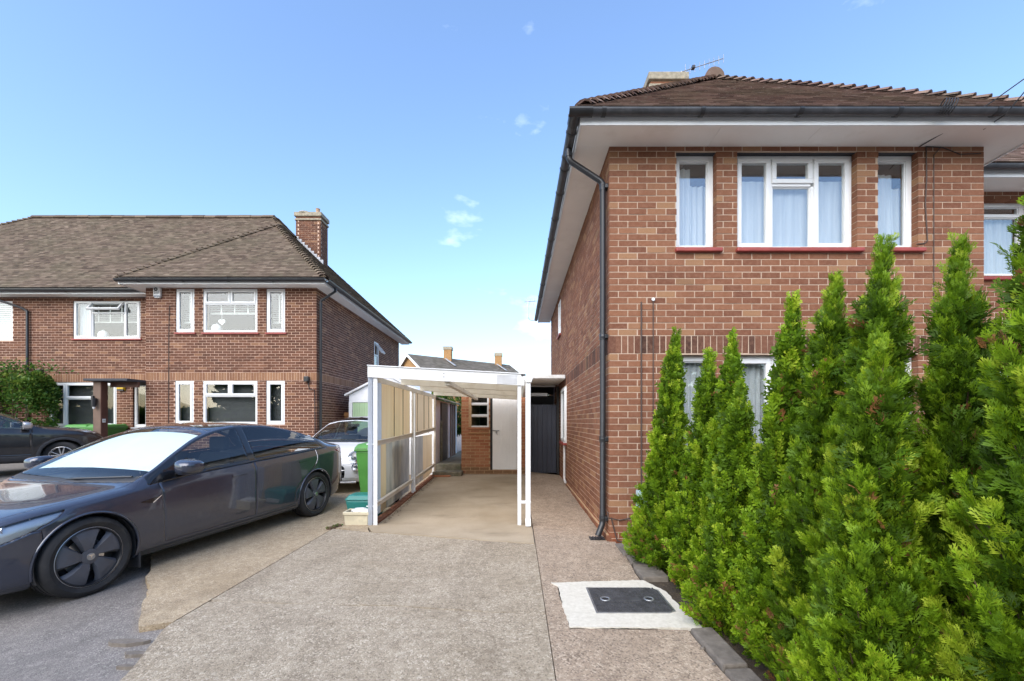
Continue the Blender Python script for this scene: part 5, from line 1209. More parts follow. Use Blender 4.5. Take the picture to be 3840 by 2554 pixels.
class CarShell:
    """body surface S(x, v): x from the front axle rearwards, v = 0 (underside) .. 10 (roof centre)"""
    def __init__(s, w, belt, rail, top, zb, x0, x1, tumble=.62, sh=.84, nx=420, nv=190):
        s.w, s.belt, s.rail, s.top, s.zb = map(tabf, (w, belt, rail, top, zb)); s.x0, s.x1 = x0, x1; s.tumble = tumble; s.sh = sh
        s.nx, s.nv = nx, nv
    def rows(s, x):
        w, b, zr, zt, zb = s.w(x), s.belt(x), s.rail(x), s.top(x), s.zb(x)
        zr = np.maximum(zr, b+.025); H = b-zb
        gh = np.clip((zr-b-.03)/.12, 0, 1)          # 0 on bonnet, 1 in the cabin
        yr = np.where(gh > 0, (1-gh)*(w-.12)+gh*(w-.045-s.tumble*(zr-b)), w-.12)
        zt = np.maximum(zt, zr+.02)
        Y = [0*w, w-.17, w-.05, w-.014, w, w-.004, w-.045, yr, yr-.075, .52*yr, 0*w]
        Z = [zb, zb, zb+.045, zb+.22*H, zb+.58*H, zb+s.sh*H, b, zr, zr+np.minimum(.022, .4*(zt-zr)), zr+.80*(zt-zr), zt]
        return np.array(Y), np.array(Z)
    def at(s, x, v):
        """x, v arrays of the same shape -> positions"""
        sh = x.shape; xf = x.ravel(); vf = v.ravel(); ux, ix = np.unique(xf, return_inverse=True); Y, Z = s.rows(ux)
        k = np.arange(11.)
        # monotone cubic across the section, vectorised over stations
        def ev(A):
            dl = np.diff(A, axis=0); m = np.zeros_like(A)
            p = dl[:-1]*dl[1:]; with_ = p > 0; m[1:-1] = np.where(with_, 2*p/np.where(np.abs(dl[:-1]+dl[1:]) < 1e-9, 1e-9, dl[:-1]+dl[1:]), 0)
            m[0] = dl[0]; m[-1] = 0
            i = np.clip(vf.astype(int), 0, 9); t = vf-i; a, b = A[i, ix], A[i+1, ix]; ma, mb_ = m[i, ix], m[i+1, ix]
            return (2*t**3-3*t**2+1)*a+(t**3-2*t**2+t)*ma+(-2*t**3+3*t**2)*b+(t**3-t**2)*mb_
        return np.stack([xf, ev(Y), ev(Z)], 1).reshape(sh+(3,))
    def build(s, regions, arches, xs_extra=()):
        """regions: ordered list of (label, sdf(x, v, P)); first negative wins. Returns dict label -> (V, F)"""
        xs_ = np.unique(np.concatenate([s.x0+(s.x1-s.x0)*np.linspace(0, 1, s.nx), s.x0+.12*np.linspace(0, 1, 24)**2, s.x1-.12*np.linspace(0, 1, 24)**2]))
        vs_ = np.concatenate([np.linspace(0, 1, 3)[:-1], np.linspace(1, 2.0, 6)[:-1], np.linspace(2.0, 7.0, int(s.nv*.62))[:-1], np.linspace(7.0, 10, int(s.nv*.38))])
        X, Vv = np.meshgrid(xs_, vs_, indexing='ij'); X = X.copy(); Vv = Vv.copy(); Pp = s.at(X, Vv)
        sd = [(lambda x, v, p, c=c: np.hypot(x-c[0], p[..., 2]-c[1])-c[2]+np.where(v > 6.2, 9, 0)+np.where(p[..., 1] < .55, 9, 0)) for c in arches]
        allr = [('_arch', f) for f in sd]+list(regions)
        locked = np.zeros(X.shape, bool)
        for lab, f in allr:
            val = f(X, Vv, Pp); nv_ = val.copy()
            for ax in (0, 1):
                a = val[:-1] if ax == 0 else val[:, :-1]; b = val[1:] if ax == 0 else val[:, 1:]
                cr = (a*b < 0) & (np.abs(a) < 2) & (np.abs(b) < 2); I, J = np.nonzero(cr)
                I2, J2 = (I+1, J) if ax == 0 else (I, J+1); t = a[I, J]/(a[I, J]-b[I, J]); lo = t < .5
                for sel, (p, q), (r, u), tt in ((lo, (I, J), (I2, J2), t), (~lo, (I2, J2), (I, J), 1-t)):
                    pp, qq, rr, uu, t2 = p[sel], q[sel], r[sel], u[sel], tt[sel]; ok = ~locked[pp, qq]
                    pp, qq, rr, uu, t2 = pp[ok], qq[ok], rr[ok], uu[ok], t2[ok]
                    X[pp, qq] += (X[rr, uu]-X[pp, qq])*t2; Vv[pp, qq] += (Vv[rr, uu]-Vv[pp, qq])*t2; locked[pp, qq] = True
            Pp = s.at(X, Vv)
        xc = (X[:-1, :-1]+X[1:, :-1]+X[1:, 1:]+X[:-1, 1:])/4; vc = (Vv[:-1, :-1]+Vv[1:, :-1]+Vv[1:, 1:]+Vv[:-1, 1:])/4; pc = (Pp[:-1, :-1]+Pp[1:, :-1]+Pp[1:, 1:]+Pp[:-1, 1:])/4
        lab = np.full(xc.shape, 0); names = ['body']; used = np.zeros(xc.shape, bool)
        for nm, f in allr:
            if nm not in names: names.append(nm)
            m = (f(xc, vc, pc) < 0) & ~used; lab[m] = names.index(nm); used |= m
        # vertex normals
        du = np.gradient(Pp, axis=0); dv = np.gradient(Pp, axis=1); N = np.cross(du, dv); N /= np.linalg.norm(N, axis=2, keepdims=True)+1e-9
        N *= np.sign((N[..., 1:2]*1.0+N[..., 2:3]*.3+1e-9)) if False else 1
        idx = np.arange(X.size).reshape(X.shape); Q = np.stack([idx[:-1, :-1], idx[1:, :-1], idx[1:, 1:], idx[:-1, 1:]], 2)
        s.P, s.N = Pp.reshape(-1, 3), N.reshape(-1, 3); s.edge = (np.abs(Vv-10) < 1e-6).ravel() | (Vv < 1e-6).ravel()
        if s.N[idx[len(xs_)//2, int(len(vs_)*.45)], 1] < 0: s.N = -s.N
        out = {}
        for k, nm in enumerate(names):
            if nm == '_arch': continue
            F = Q[lab == k]
            if len(F): out[nm] = F
        return out

def car_part(sh, F, side, name, mat, parent, T, groove=.006, lift=0.0):
    """side: +1/-1 one half, 0 both halves welded. T world matrix"""
    E = np.concatenate([F[:, [0,1]], F[:, [1,2]], F[:, [2,3]], F[:, [3,0]]]); Es = np.sort(E, 1); u, c = np.unique(Es, axis=0, return_counts=True)
    bd = np.unique(u[c == 1]); bd = bd[~sh.edge[bd]] if side == 0 else bd
    P_ = sh.P.copy(); P_ += sh.N*lift
    P_[bd] -= sh.N[bd]*groove
    ids = np.unique(F); mp = np.full(len(P_), -1); mp[ids] = np.arange(len(ids)); Vv = P_[ids]; Ff = mp[F]
    if side == 0:
        V2 = Vv*np.array([1,-1,1]); n = len(ids); m2 = np.arange(n)+n; on = np.abs(Vv[:, 1]) < 1e-6; m2[on] = np.arange(n)[on]
        Vv = np.concatenate([Vv, V2]); Ff = np.concatenate([Ff, m2[Ff][:, ::-1]])
    elif side < 0:
        Vv = Vv*np.array([1,-1,1]); Ff = Ff[:, ::-1]
    Vw = Vv @ np.array(T.to_3x3()).T+np.array(T.translation)
    me = np_mesh(name, Vw, Ff, smooth=True)
    bm = bmesh.new(); bm.from_mesh(me); bmesh.ops.dissolve_degenerate(bm, edges=bm.edges, dist=1e-5); bmesh.ops.delete(bm, geom=[v for v in bm.verts if not v.link_faces], context='VERTS'); bm.to_mesh(me); bm.free()
    # outward normals
    return link(name, me, mat, parent)

def strip_pts(sh, pts, off=.004):
    x = np.array([p[0] for p in pts], float); v = np.array([p[1] for p in pts], float); e = 1e-3
    P0 = sh.at(x, v); n = np.cross(sh.at(x+e, v)-P0, sh.at(x, np.minimum(v+e, 10))-P0); n /= np.linalg.norm(n, axis=1, keepdims=True)+1e-12
    n *= np.where((n*np.stack([0*x, P0[:, 1], P0[:, 2]-.6], 1)).sum(1, keepdims=True) < 0, -1, 1)
    return P0+n*off

def arch_liner(parent, T, c, side, r, y0, y1):
    mb = MB(); n = 22; s = side
    A = [(c[0]+r*math.cos(a), c[1]+r*math.sin(a)) for a in [R(-18)+R(216)*k/n for k in range(n+1)]]
    for k in range(n):
        (a, b), (c2, d) = A[k], A[k+1]; mb.quad((a,s*y0,b),(c2,s*y0,d),(c2,s*y1,d),(a,s*y1,b))
    mb.f.append(tuple(range(len(mb.v), len(mb.v)+n+1))); mb.v += [(a, s*y0, b) for a, b in A]; mb.t.append(.5)
    return mb.xf(T).build('wheel_arch_liner', M['clad'], parent, fix=False)

def tyre_mesh(ro, ri, w):
    h = w/2; prof = [(ri,-h*.80),(ri+.018,-h*.93),((ri+ro)/2,-h*1.02),(ro-.03,-h*.97),(ro-.010,-h*.86),(ro-.002,-h*.70)]
    for g in (-.42,0,.42): prof += [(ro,h*(g-.06)),(ro-.008,h*(g-.055)),(ro-.008,h*(g+.055)),(ro,h*(g+.06))]
    prof += [(ro-.002,h*.70),(ro-.010,h*.86),(ro-.03,h*.97),((ri+ro)/2,h*1.02),(ri+.018,h*.93),(ri,h*.80)]
    return MB().lathe(prof, 64, 'Y')

def wheel(parent, T, c, side, ro, ri, w, style, yc, steer=0):
    """wheel > tyre, rim pieces; outer face looks along side*y"""
    W = T @ Matrix.Translation((c[0], side*yc, c[1])) @ Matrix.Rotation(steer, 4, 'Z') @ (Matrix.Identity(4) if side > 0 else Matrix.Rotation(math.pi, 4, 'Z'))
    o = MB(); h = w/2
    hub = MB().lathe([(0,-.02),(ri*.98,-.02),(ri*.98,h*.5),(ri+.004,h*.86),(ri-.006,h*.90),(ri-.014,h*.80),(ri-.016,h*.1),(0,h*.1)], 48, 'Y').xf(W).build('wheel', M['black_pl'] if style == 'aero' else M['alloy'], parent, auto=40)
    ty = tyre_mesh(ro, ri, w).xf(W).build('tyre', M['tyre'], hub, auto=38)
    tr = MB(); n = 84
    for k in range(n):
        a = 2*math.pi*k/n
        for s in (-1, 1): tr.box(-.0016, .0016, s*h*.60, s*h*.95, ro-.016, ro+.0008) if False else None
    if style == 'aero':
        yo = h*.86
        for k in range(5):
            a0 = 2*math.pi*k/5+R(8); pl = MB(); N = 8; pts = []
            for r, wd, y in ((.060,24,yo-.004),(.11,22,yo+.006),(.17,21,yo+.006),(.212,21.5,yo),(ri-.010,22.5,yo-.010)):
                pts.append([(r*math.cos(a0+R(wd)*(2*j/N-1)+R(6)*(r-.06)/.15), y, r*math.sin(a0+R(wd)*(2*j/N-1)+R(6)*(r-.06)/.15)) for j in range(N+1)])
            for i in range(4):
                for j in range(N): pl.quad(pts[i][j], pts[i][j+1], pts[i+1][j+1], pts[i+1][j])
            for j0, dr in ((0, -1), (N, 1)):       # turned-in blade edges
                for i in range(4):
                    p, q = pts[i][j0], pts[i+1][j0]; an = R(7)*dr
                    tw = lambda v: (v[0]*math.cos(an)-v[2]*math.sin(an), v[1]-.030, v[0]*math.sin(an)+v[2]*math.cos(an))
                    pl.quad(p, q, tw(q), tw(p))
            pl.xf(W).build('cover_blade', M['aero'], hub, auto=35)
        MB().lathe([(ri-.012,yo-.012),(ri-.008,yo-.004),(ri+.004,yo+.002),(ri+.006,yo-.01)], 64, 'Y').xf(W).build('rim_edge', M['alu'], hub, smooth=True)
        MB().lathe([(.066,yo-.012),(.062,yo-.002),(.045,yo+.002),(0,yo+.004)], 28, 'Y').xf(W).build('hub_disc', M['aero'], hub, auto=30)
        MB().lathe([(.031,yo+.002),(.029,yo+.008),(0,yo+.009)], 28, 'Y').xf(W).build('hub_cap', M['steel'], hub, auto=30)
        em = MB(); em.prism([(-.020,.013),(.020,.013),(.016,.006),(.006,.008),(.0,-.020),(-.006,.008),(-.016,.006)], yo+.0085, yo+.0105); em.prism([(-.021,.019),(0,.022),(.021,.019),(.020,.0155),(0,.0185),(-.020,.0155)], yo+.0085, yo+.0105)
        em.xf(W).build('emblem', M['chrome'], hub)
        MB().lathe([(.04,h*.2),(.15,h*.2),(.15,h*.26),(.04,h*.26)], 32, 'Y').xf(W).build('brake_disc', M['alloy'], hub, auto=30)
    else:
        yo = h*.78; ns = 5
        for k in range(ns):
            for dd in (-1, 1):
                a0 = 2*math.pi*k/ns+R(90); sp = MB(); a1 = a0+dd*R(13)
                e = lambda r, an, y: (r*math.cos(an), y, r*math.sin(an)); tw = .016
                sp.bar(e(.03, a0+dd*R(20), yo-.006), e(ri-.008, a1, yo), .022, .030, up=(0,1,0)); sp.xf(W).build('spoke', M['alloy'], hub, bevel=.004)
        MB().lathe([(0,yo+.02),(.045,yo+.016),(.055,yo-.02),(.03,yo-.05)], 24, 'Y').xf(W).build('hub_cap', M['alloy'], hub, auto=30)
        MB().lathe([(ri-.022,yo-.02),(ri-.012,yo+.01),(ri+.003,yo+.012),(ri+.003,yo-.02)], 48, 'Y').xf(W).build('rim_edge', M['alloy'], hub, auto=30); MB().lathe([(0,h*.14),(ri-.02,h*.14)], 40, 'Y').xf(W).build('barrel_shadow', M['black_paint'], hub)
    return hub

def smooth_box(name, x0, x1, y0, y1, z0, z1, mat, parent, T, bev=.04, taper=0):
    mb = MB().hexa([(x0,y0,z0),(x1,y0,z0),(x1,y1,z0),(x0,y1,z0)], [(x0+taper,y0,z1),(x1+taper,y0,z1),(x1+taper,y1,z1),(x0+taper,y1,z1)]).xf(T)
    o = mb.build(name, mat, parent, bevel=bev, seg=3); return o

def seats(parent, T, xf, xr, z, w=.25, y=.36):
    for s in (-1, 1):
        smooth_box('seat', xf, xf+.5, s*y-w, s*y+w, z, z+.16, M['interior'], parent, T); smooth_box('seat_back', xf+.46, xf+.60, s*y-w*.95, s*y+w*.95, z+.10, z+.68, M['interior'], parent, T, .05, .16); smooth_box('headrest', xf+.66, xf+.76, s*y-.13, s*y+.13, z+.70, z+.88, M['interior'], parent, T, .04)
    smooth_box('rear_seat', xr, xr+.5, -.6, .6, z, z+.15, M['interior'], parent, T); smooth_box('rear_seat_back', xr+.42, xr+.56, -.6, .6, z+.1, z+.62, M['interior'], parent, T, .05, .16)

def mirror(parent, T, sd, x, y, z, mat, sx=.12, sy=.20, sz=.14):
    bm = bmesh.new(); bmesh.ops.create_uvsphere(bm, u_segments=24, v_segments=14, radius=1)
    for v in bm.verts:
        c = v.co; q = lambda t, p: math.copysign(abs(t)**p, t); c = Vector((q(c.x,.75), q(c.y,.6), q(c.z,.6))); c.x = min(c.x, .35)
        v.co = Vector((x+c.x*sx, sd*(y+sy*.5+c.y*sy*.5*(1+.1*c.z)), z+c.z*sz*.5*(1-.18*(c.y))))
    me = bpy.data.meshes.new('door_mirror'); bm.to_mesh(me); bm.free(); me.transform(T); me.polygons.foreach_set('use_smooth', [True]*len(me.polygons)); o = link('door_mirror', me, mat, parent); smooth_auto(me, 50)
    MB().box(x-.02, x+.05, sd*(y-.06), sd*(y+.05), z-.085, z-.05).xf(T).build('mirror_arm', M['gloss_black'], o, bevel=.012)
    return o

def inpoly(poly):
    """signed distance to a 2-D polygon (x, z), negative inside"""
    poly = np.array(poly, float)
    def f(a, b):
        d = np.full(a.shape, 1e9); ins = np.zeros(a.shape, bool); n = len(poly)
        for i in range(n):
            x1, y1 = poly[i]; x2, y2 = poly[(i+1) % n]; ex, ey = x2-x1, y2-y1
            t = np.clip(((a-x1)*ex+(b-y1)*ey)/(ex*ex+ey*ey), 0, 1); d = np.minimum(d, np.hypot(a-x1-t*ex, b-y1-t*ey))
            c = (y1 > b) != (y2 > b); xi = x1+(b-y1)/(ey if abs(ey) > 1e-12 else 1e-12)*ex; ins ^= c & (a < xi)
        return np.where(ins, -d, d)
    return f
mxm = lambda *a: np.maximum.reduce(np.broadcast_arrays(*a))

# ---- grey electric saloon
axle = Vector((-4.51, 3.89)); ang = math.atan2(.9765, .2155)
zg0 = -.055
CA = empty('parked_car', (axle.x, axle.y, zg0), 'dark grey electric saloon car with black wheel covers parked half on the drive', 'car', None, ang); CA.rotation_euler = (0, -R(1.25), ang); T = wm(CA)
S1 = CarShell(w='-.84 .46 -.82 .57 -.76 .68 -.65 .775 -.5 .845 -.3 .893 0 .918 .5 .926 1.5 .926 2.4 .926 2.9 .92 3.2 .90 3.45 .862 3.63 .80 3.76 .72 3.83 .60 3.855 .50',
    belt='-.84 .50 -.8 .565 -.7 .64 -.5 .725 -.3 .765 0 .802 .3 .838 .6 .877 1.0 .915 1.7 .953 2.4 .985 3.0 1.012 3.3 1.022 3.6 1.012 3.76 .985 3.855 .88',
    rail='-.84 .52 0 .826 .30 .858 .42 .903 .6 .99 .9 1.143 1.2 1.277 1.5 1.357 1.8 1.388 2.1 1.383 2.5 1.322 2.8 1.243 3.05 1.152 3.25 1.078 3.4 1.05 3.855 .9',
    top='-.84 .54 -.8 .62 -.7 .685 -.5 .765 -.3 .802 0 .843 .25 .875 .35 .897 .6 1.035 .9 1.203 1.2 1.345 1.35 1.392 1.6 1.43 1.85 1.443 2.2 1.425 2.6 1.352 3.0 1.232 3.3 1.132 3.5 1.085 3.7 1.06 3.78 1.045 3.855 .92',
    zb='-.84 .26 -.7 .20 -.4 .175 0 .17 3.2 .175 3.5 .22 3.7 .30 3.855 .42', x0=-.84, x1=3.855, nx=460, nv=210)
AR = [(0, .335, .372), (2.875, .335, .372)]
xr_ = lambda p: 2.43+.475*np.clip((p[..., 2]-.42)/.46, 0, 1)**2*(3-2*np.clip((p[..., 2]-.42)/.46, 0, 1))
hl = inpoly([(-.150,.776),(-.33,.752),(-.55,.706),(-.72,.640),(-.80,.585),(-.77,.545),(-.66,.548),(-.50,.590),(-.34,.652),(-.20,.725)])
tlp = inpoly([(3.38,.955),(3.6,.985),(3.86,.96),(3.86,.86),(3.72,.88),(3.55,.90)])
reg = [('side_window', lambda x, v, p: mxm(6.10-v, v-6.86, .78-x+.10*(v-6.1), x-1.70-.05*(v-6.5))),
       ('rear_side_window', lambda x, v, p: mxm(6.10-v, v-6.86, 1.80+.05*(v-6.5)-x, x-3.02+.16*(v-6.4))),
       ('window_trim', lambda x, v, p: mxm(5.97-v, v-6.97, .50-x, x-3.10+.2*(v-6.4))),
       ('windscreen', lambda x, v, p: mxm(.40+.10*(10-v)/2.6-x, x-1.345+.05*(10-v)/2.6, 7.38-v)),
       ('roof_glass', lambda x, v, p: mxm(1.385-x, x-2.27, 7.55-v)), ('rear_window', lambda x, v, p: mxm(2.30-x, x-3.27, 7.45-v)),
       ('headlight', lambda x, v, p: np.where((v > 3) & (p[..., 1] > .25), hl(x, p[..., 2]), 1)), ('tail_light', lambda x, v, p: np.where(v > 3, tlp(x, p[..., 2]), 1)),
       ('cowl', lambda x, v, p: mxm(.345+.08*(10-v)/2.6-x, x-.41-.10*(10-v)/2.6, 7.30-v)),
       ('bonnet', lambda x, v, p: mxm(-.665+.0*v-x, x-.34-.08*(10-v)/2.6, 7.15-v)),
       ('front_door', lambda x, v, p: mxm(.285-p[..., 2], v-5.95, .60+.03*(5-v)*.3-x, x-1.742)), ('rear_door', lambda x, v, p: mxm(.285-p[..., 2], v-5.95, 1.746-x, x-xr_(p))),
       ('boot_lid', lambda x, v, p: mxm(3.31-x, x-3.80, 7.1-v)), ('front_bumper', lambda x, v, p: mxm(x+.31-.1*(.63-p[..., 2]), p[..., 2]-.640-.0*x, v-6))]
parts = S1.build(reg, AR)
mats = dict(body='gpaint', side_window='carglass', rear_side_window='carglass', window_trim='gloss_black', windscreen='screen', roof_glass='roofglass', rear_window='roofglass', headlight='lens', tail_light='red_lens',
            cowl='clad', bonnet='gpaint', front_door='gpaint', rear_door='gpaint', boot_lid='gpaint', front_bumper='gpaint')
both = {'body', 'windscreen', 'roof_glass', 'rear_window', 'cowl', 'bonnet', 'boot_lid', 'front_bumper'}
gro = dict(body=.004, window_trim=.002, side_window=.003, rear_side_window=.003, windscreen=.004, roof_glass=.003, rear_window=.003, headlight=.004)
OB = {}
for nm, F in parts.items():
    if nm in both: OB[nm] = car_part(S1, F, 0, nm, M[mats[nm]], CA, T, gro.get(nm, .009))
    else:
        for sd in (-1, 1): OB[nm, sd] = car_part(S1, F, sd, nm.replace('rear_side_', 'side_') if 'window' in nm else nm, M[mats[nm]], CA, T, gro.get(nm, .009))
for sd in (-1, 1):
    for c in AR: arch_liner(CA, T, c, sd, .368, .55, .885)
    for c, nm in zip(AR, ('front', 'rear')): wheel(CA, T, (c[0], .335), sd, .335, .244, .235, 'aero', .795)
    # arch lips
    for c in AR:
        mb = MB(); pts = []
        for k in range(31):
            a = R(-12)+R(204)*k/30; x, z = c[0]+.374*math.cos(a), c[1]+.374*math.sin(a)
            v = 1.6+0*x; vv = np.linspace(1.3, 6.0, 200); zz = S1.at(np.full(200, x), vv)[:, 2]; v = np.interp(z, zz, vv); q = S1.at(np.array([x]), np.array([v]))[0]; pts.append((x, sd*(q[1]-.004), z))
        MB().tube(pts, .012, 6).xf(T).build('arch_lip', M['gpaint'], CA, auto=60)
    # flush handles, camera repeater, mirror
    for xh, dn in ((1.40, 'front_door'), (2.50, 'rear_door')):
        q = strip_pts(S1, [(xh, 5.12), (xh+.20, 5.13), (xh+.20, 4.98), (xh, 4.97)], .003); q[:, 1] *= sd; MB().quad(*q).xf(T).build('handle', M['gpaint'], OB[dn, sd], fix=False)
        q = strip_pts(S1, [(xh-.006, 5.10), (xh+.206, 5.11), (xh+.206, 4.93), (xh-.006, 4.92)], .0018); q[:, 1] *= sd; MB().quad(*q).xf(T).build('handle_recess', M['gloss_black'], OB[dn, sd], fix=False)
    q = strip_pts(S1, [(.385, 4.86), (.585, 4.94), (.50, 4.62)], .008); q[:, 1] *= sd; q0 = strip_pts(S1, [(.385, 4.86), (.585, 4.94), (.50, 4.62)], .0); q0[:, 1] *= sd
    mb = MB(); mb.quad(*q)
    for i in range(3): mb.quad(q[i], q[(i+1) % 3], q0[(i+1) % 3], q0[i])
    mb.xf(T).build('side_repeater', M['gloss_black'], CA, fix=False)
    q = strip_pts(S1, [(.500, 4.62), (.585, 4.94), (.570, 4.95), (.492, 4.66)], .0095); q[:, 1] *= sd; MB().quad(*q).xf(T).build('repeater_trim', M['chrome'], CA, fix=False)
    mirror(CA, T, sd, .80, .92, 1.005, M['gpaint'], .13, .225, .155)
    # chrome-free black waist strip
    wl_ = strip_pts(S1, [(x, 6.0) for x in np.linspace(.62, 3.06, 40)], .004); wl_[:, 1] *= sd; MB().tube([tuple(p) for p in wl_], .009, 6).xf(T).build('waist_strip', M['gloss_black'], CA, auto=60)
    # headlight innards and lower intake
    q = strip_pts(S1, [(-.20, 5.9), (-.35, 5.95), (-.52, 6.0), (-.62, 5.7), (-.45, 5.55), (-.3, 5.6)], -.035); q[:, 1] *= sd
    car_part(S1, parts['headlight'], sd, 'lamp_bowl', M['alu'], OB['headlight', sd], T, .0, -.03)
    for x in (-.50,): 
        p = strip_pts(S1, [(x, 5.6)], -.028)[0]; MB().lathe([(.0,-.02),(.020,-.015),(.026,.004),(.023,.008),(.015,.0),(0,.002)], 20, 'Y').xf(T @ Matrix.Translation((p[0], sd*p[1], p[2])) @ (Matrix.Identity(4) if sd > 0 else Matrix.Rotation(math.pi, 4, 'Z')) @ Matrix.Rotation(R(40), 4, 'Z')).build('lamp_projector', M['chrome'], OB['headlight', sd], smooth=True)
    iq = [(-.60, 3.35), (-.70, 3.55), (-.76, 3.55), (-.775, 2.75), (-.70, 2.70), (-.635, 2.95)]
    q = strip_pts(S1, iq, .003); q[:, 1] *= sd; MB().quad(*q).xf(T).build('lower_intake', M['clad'], OB['front_bumper'], fix=False)
    sk = strip_pts(S1, [(x, 2.45) for x in np.linspace(.40, 2.48, 30)], .002); sk2 = strip_pts(S1, [(x, 1.95) for x in np.linspace(.40, 2.48, 30)], .003); mb = MB()
    for i in range(29):
        a, b, c, d = sk[i], sk[i+1], sk2[i+1], sk2[i]; mb.quad(*[(p[0], sd*p[1], p[2]) for p in (a, b, c, d)])
    mb.xf(T).build('sill_skirt', M['clad'], CA, smooth=True, fix=False)
    # mud flap
    MB().box(.385, .40, sd*.72, sd*.90, .10, .30).xf(T).build('mud_flap', M['clad'], CA, bevel=.01)
seats(CA, T, 1.05, 2.05, .38); smooth_box('dashboard', .55, .95, -.68, .68, .72, .90, M['interior'], CA, T, .05); smooth_box('cabin_floor', .3, 3.1, -.74, .74, .20, .34, M['interior'], CA, T, .02)
MB().lathe([(.165,-.015),(.185,0),(.165,.015),(.15,0)], 28, 'Z', close=True).xf(T @ Matrix.Translation((1.02, .36, .92)) @ Matrix.Rotation(R(65), 4, 'Y')).build('steering_wheel', M['interior'], CA, smooth=True)
# wiper
for (a, b) in (((.46,8.0),(.38,9.6)), ((.40,9.4),(.39,10))):
    q = strip_pts(S1, [a, b], .018); MB().tube([(p[0], -p[1], p[2]) for p in q], .009, 6).xf(T).build('wiper', M['black_pl'], CA)
# the white shade behind the windscreen
xs_ = np.linspace(.60, 1.28, 30); vs_ = np.linspace(7.62, 10, 24); Xg, Vg = np.meshgrid(xs_, vs_, indexing='ij'); G = S1.at(Xg, Vg); G[..., 2] -= .035; G[..., 0] += .02
mb = MB(); n1, n2 = G.shape[:2]
for s in (1, -1):
    for i in range(n1-1):
        for j in range(n2-1): mb.quad(*[(G[a, b, 0], s*G[a, b, 1], G[a, b, 2]) for a, b in ((i,j),(i+1,j),(i+1,j+1),(i,j+1))])
o = mb.xf(T).build('sunshade', M['shade'], None, smooth=True); tag(o, 'white sunshade spread behind the windscreen of the dark grey car', 'sunshade')

# ---- small white hatchback seen head-on
CB = empty('parked_car', (-3.64, 8.78, gz(-3.64, 8.5)), 'small white hatchback with round headlamps parked nose out by the green bin', 'car', None, R(90)); T = wm(CB)
S2 = CarShell(w='-.65 .40 -.63 .52 -.57 .64 -.45 .735 -.25 .795 0 .815 .6 .815 2.3 .815 2.65 .76 2.83 .64 2.92 .45', belt='-.65 .52 -.6 .60 -.5 .68 -.3 .765 0 .83 .3 .88 .6 .91 1.5 .935 2.3 .96 2.7 .93 2.92 .65',
    rail='-.65 .54 0 .86 .16 .90 .3 .965 .5 1.07 .8 1.22 1.05 1.325 1.4 1.39 1.8 1.395 2.15 1.34 2.4 1.22 2.6 1.05 2.8 .97 2.92 .7', top='-.65 .56 -.61 .66 -.53 .735 -.4 .80 -.15 .872 .1 .925 .22 .965 .5 1.135 .8 1.30 1.0 1.39 1.25 1.45 1.6 1.488 1.9 1.475 2.3 1.405 2.6 1.25 2.8 1.05 2.92 .7',
    zb='-.65 .24 -.5 .20 0 .18 2.4 .18 2.92 .34', x0=-.65, x1=2.92, tumble=.42, nx=210, nv=130)
AB = [(0, .30, .335), (2.3, .30, .335)]
reg = [('side_window', lambda x, v, p: mxm(6.08-v, v-6.88, .50-x, x-1.62)), ('rear_side_window', lambda x, v, p: mxm(6.08-v, v-6.88, 1.70-x, x-2.45+.2*(v-6.4))), ('windscreen', lambda x, v, p: mxm(.20+.08*(10-v)/2.7-x, x-.985+.04*(10-v)/2.6, 7.22-v)),
       ('roof_glass', lambda x, v, p: mxm(1.02-x, x-1.75, 7.3-v)), ('rear_window', lambda x, v, p: mxm(2.2-x, x-2.62, 7.4-v)), ('cowl', lambda x, v, p: mxm(.13+.03*(10-v)-x, x-.21-.035*(10-v), 7.2-v)), ('bonnet', lambda x, v, p: mxm(-.60-x, x-.13-.03*(10-v), 6.9-v)),
       ('front_door', lambda x, v, p: mxm(.27-p[..., 2], v-6.0, .42-x, x-1.66)), ('front_bumper', lambda x, v, p: mxm(x+.30, p[..., 2]-.545, v-6))]
parts = S2.build(reg, AB); mats = dict(body='wpaint', side_window='carglass', rear_side_window='carglass', windscreen='screen', roof_glass='roofglass', rear_window='carglass', cowl='clad', bonnet='wpaint', front_door='wpaint', front_bumper='wpaint')
for nm, F in parts.items():
    if nm in both: OB['b', nm] = car_part(S2, F, 0, nm, M[mats[nm]], CB, T, .006)
    else:
        for sd in (-1, 1): car_part(S2, F, sd, nm.replace('rear_side_', 'side_'), M[mats[nm]], CB, T, .006)
for sd in (-1, 1):
    for c in AB: arch_liner(CB, T, c, sd, .332, .5, .78); wheel(CB, T, c, sd, .295, .195, .185, 'alloy', .70)
    mirror(CB, T, sd, .50, .80, .99, M['wpaint'], .10, .19, .15)
def nose(y, z):
    """point on the nose of the hatchback at lateral y, height z"""
    xs_ = np.linspace(-.65, -.1, 120); best = None
    for x in xs_:
        vv = np.linspace(2, 9.9, 120); q = S2.at(np.full(120, x), vv); ii = np.nonzero((q[:-1, 2] <= z) & (q[1:, 2] > z))[0]
        if len(ii) and q[ii[0], 1] >= abs(y): return x
    return -.3
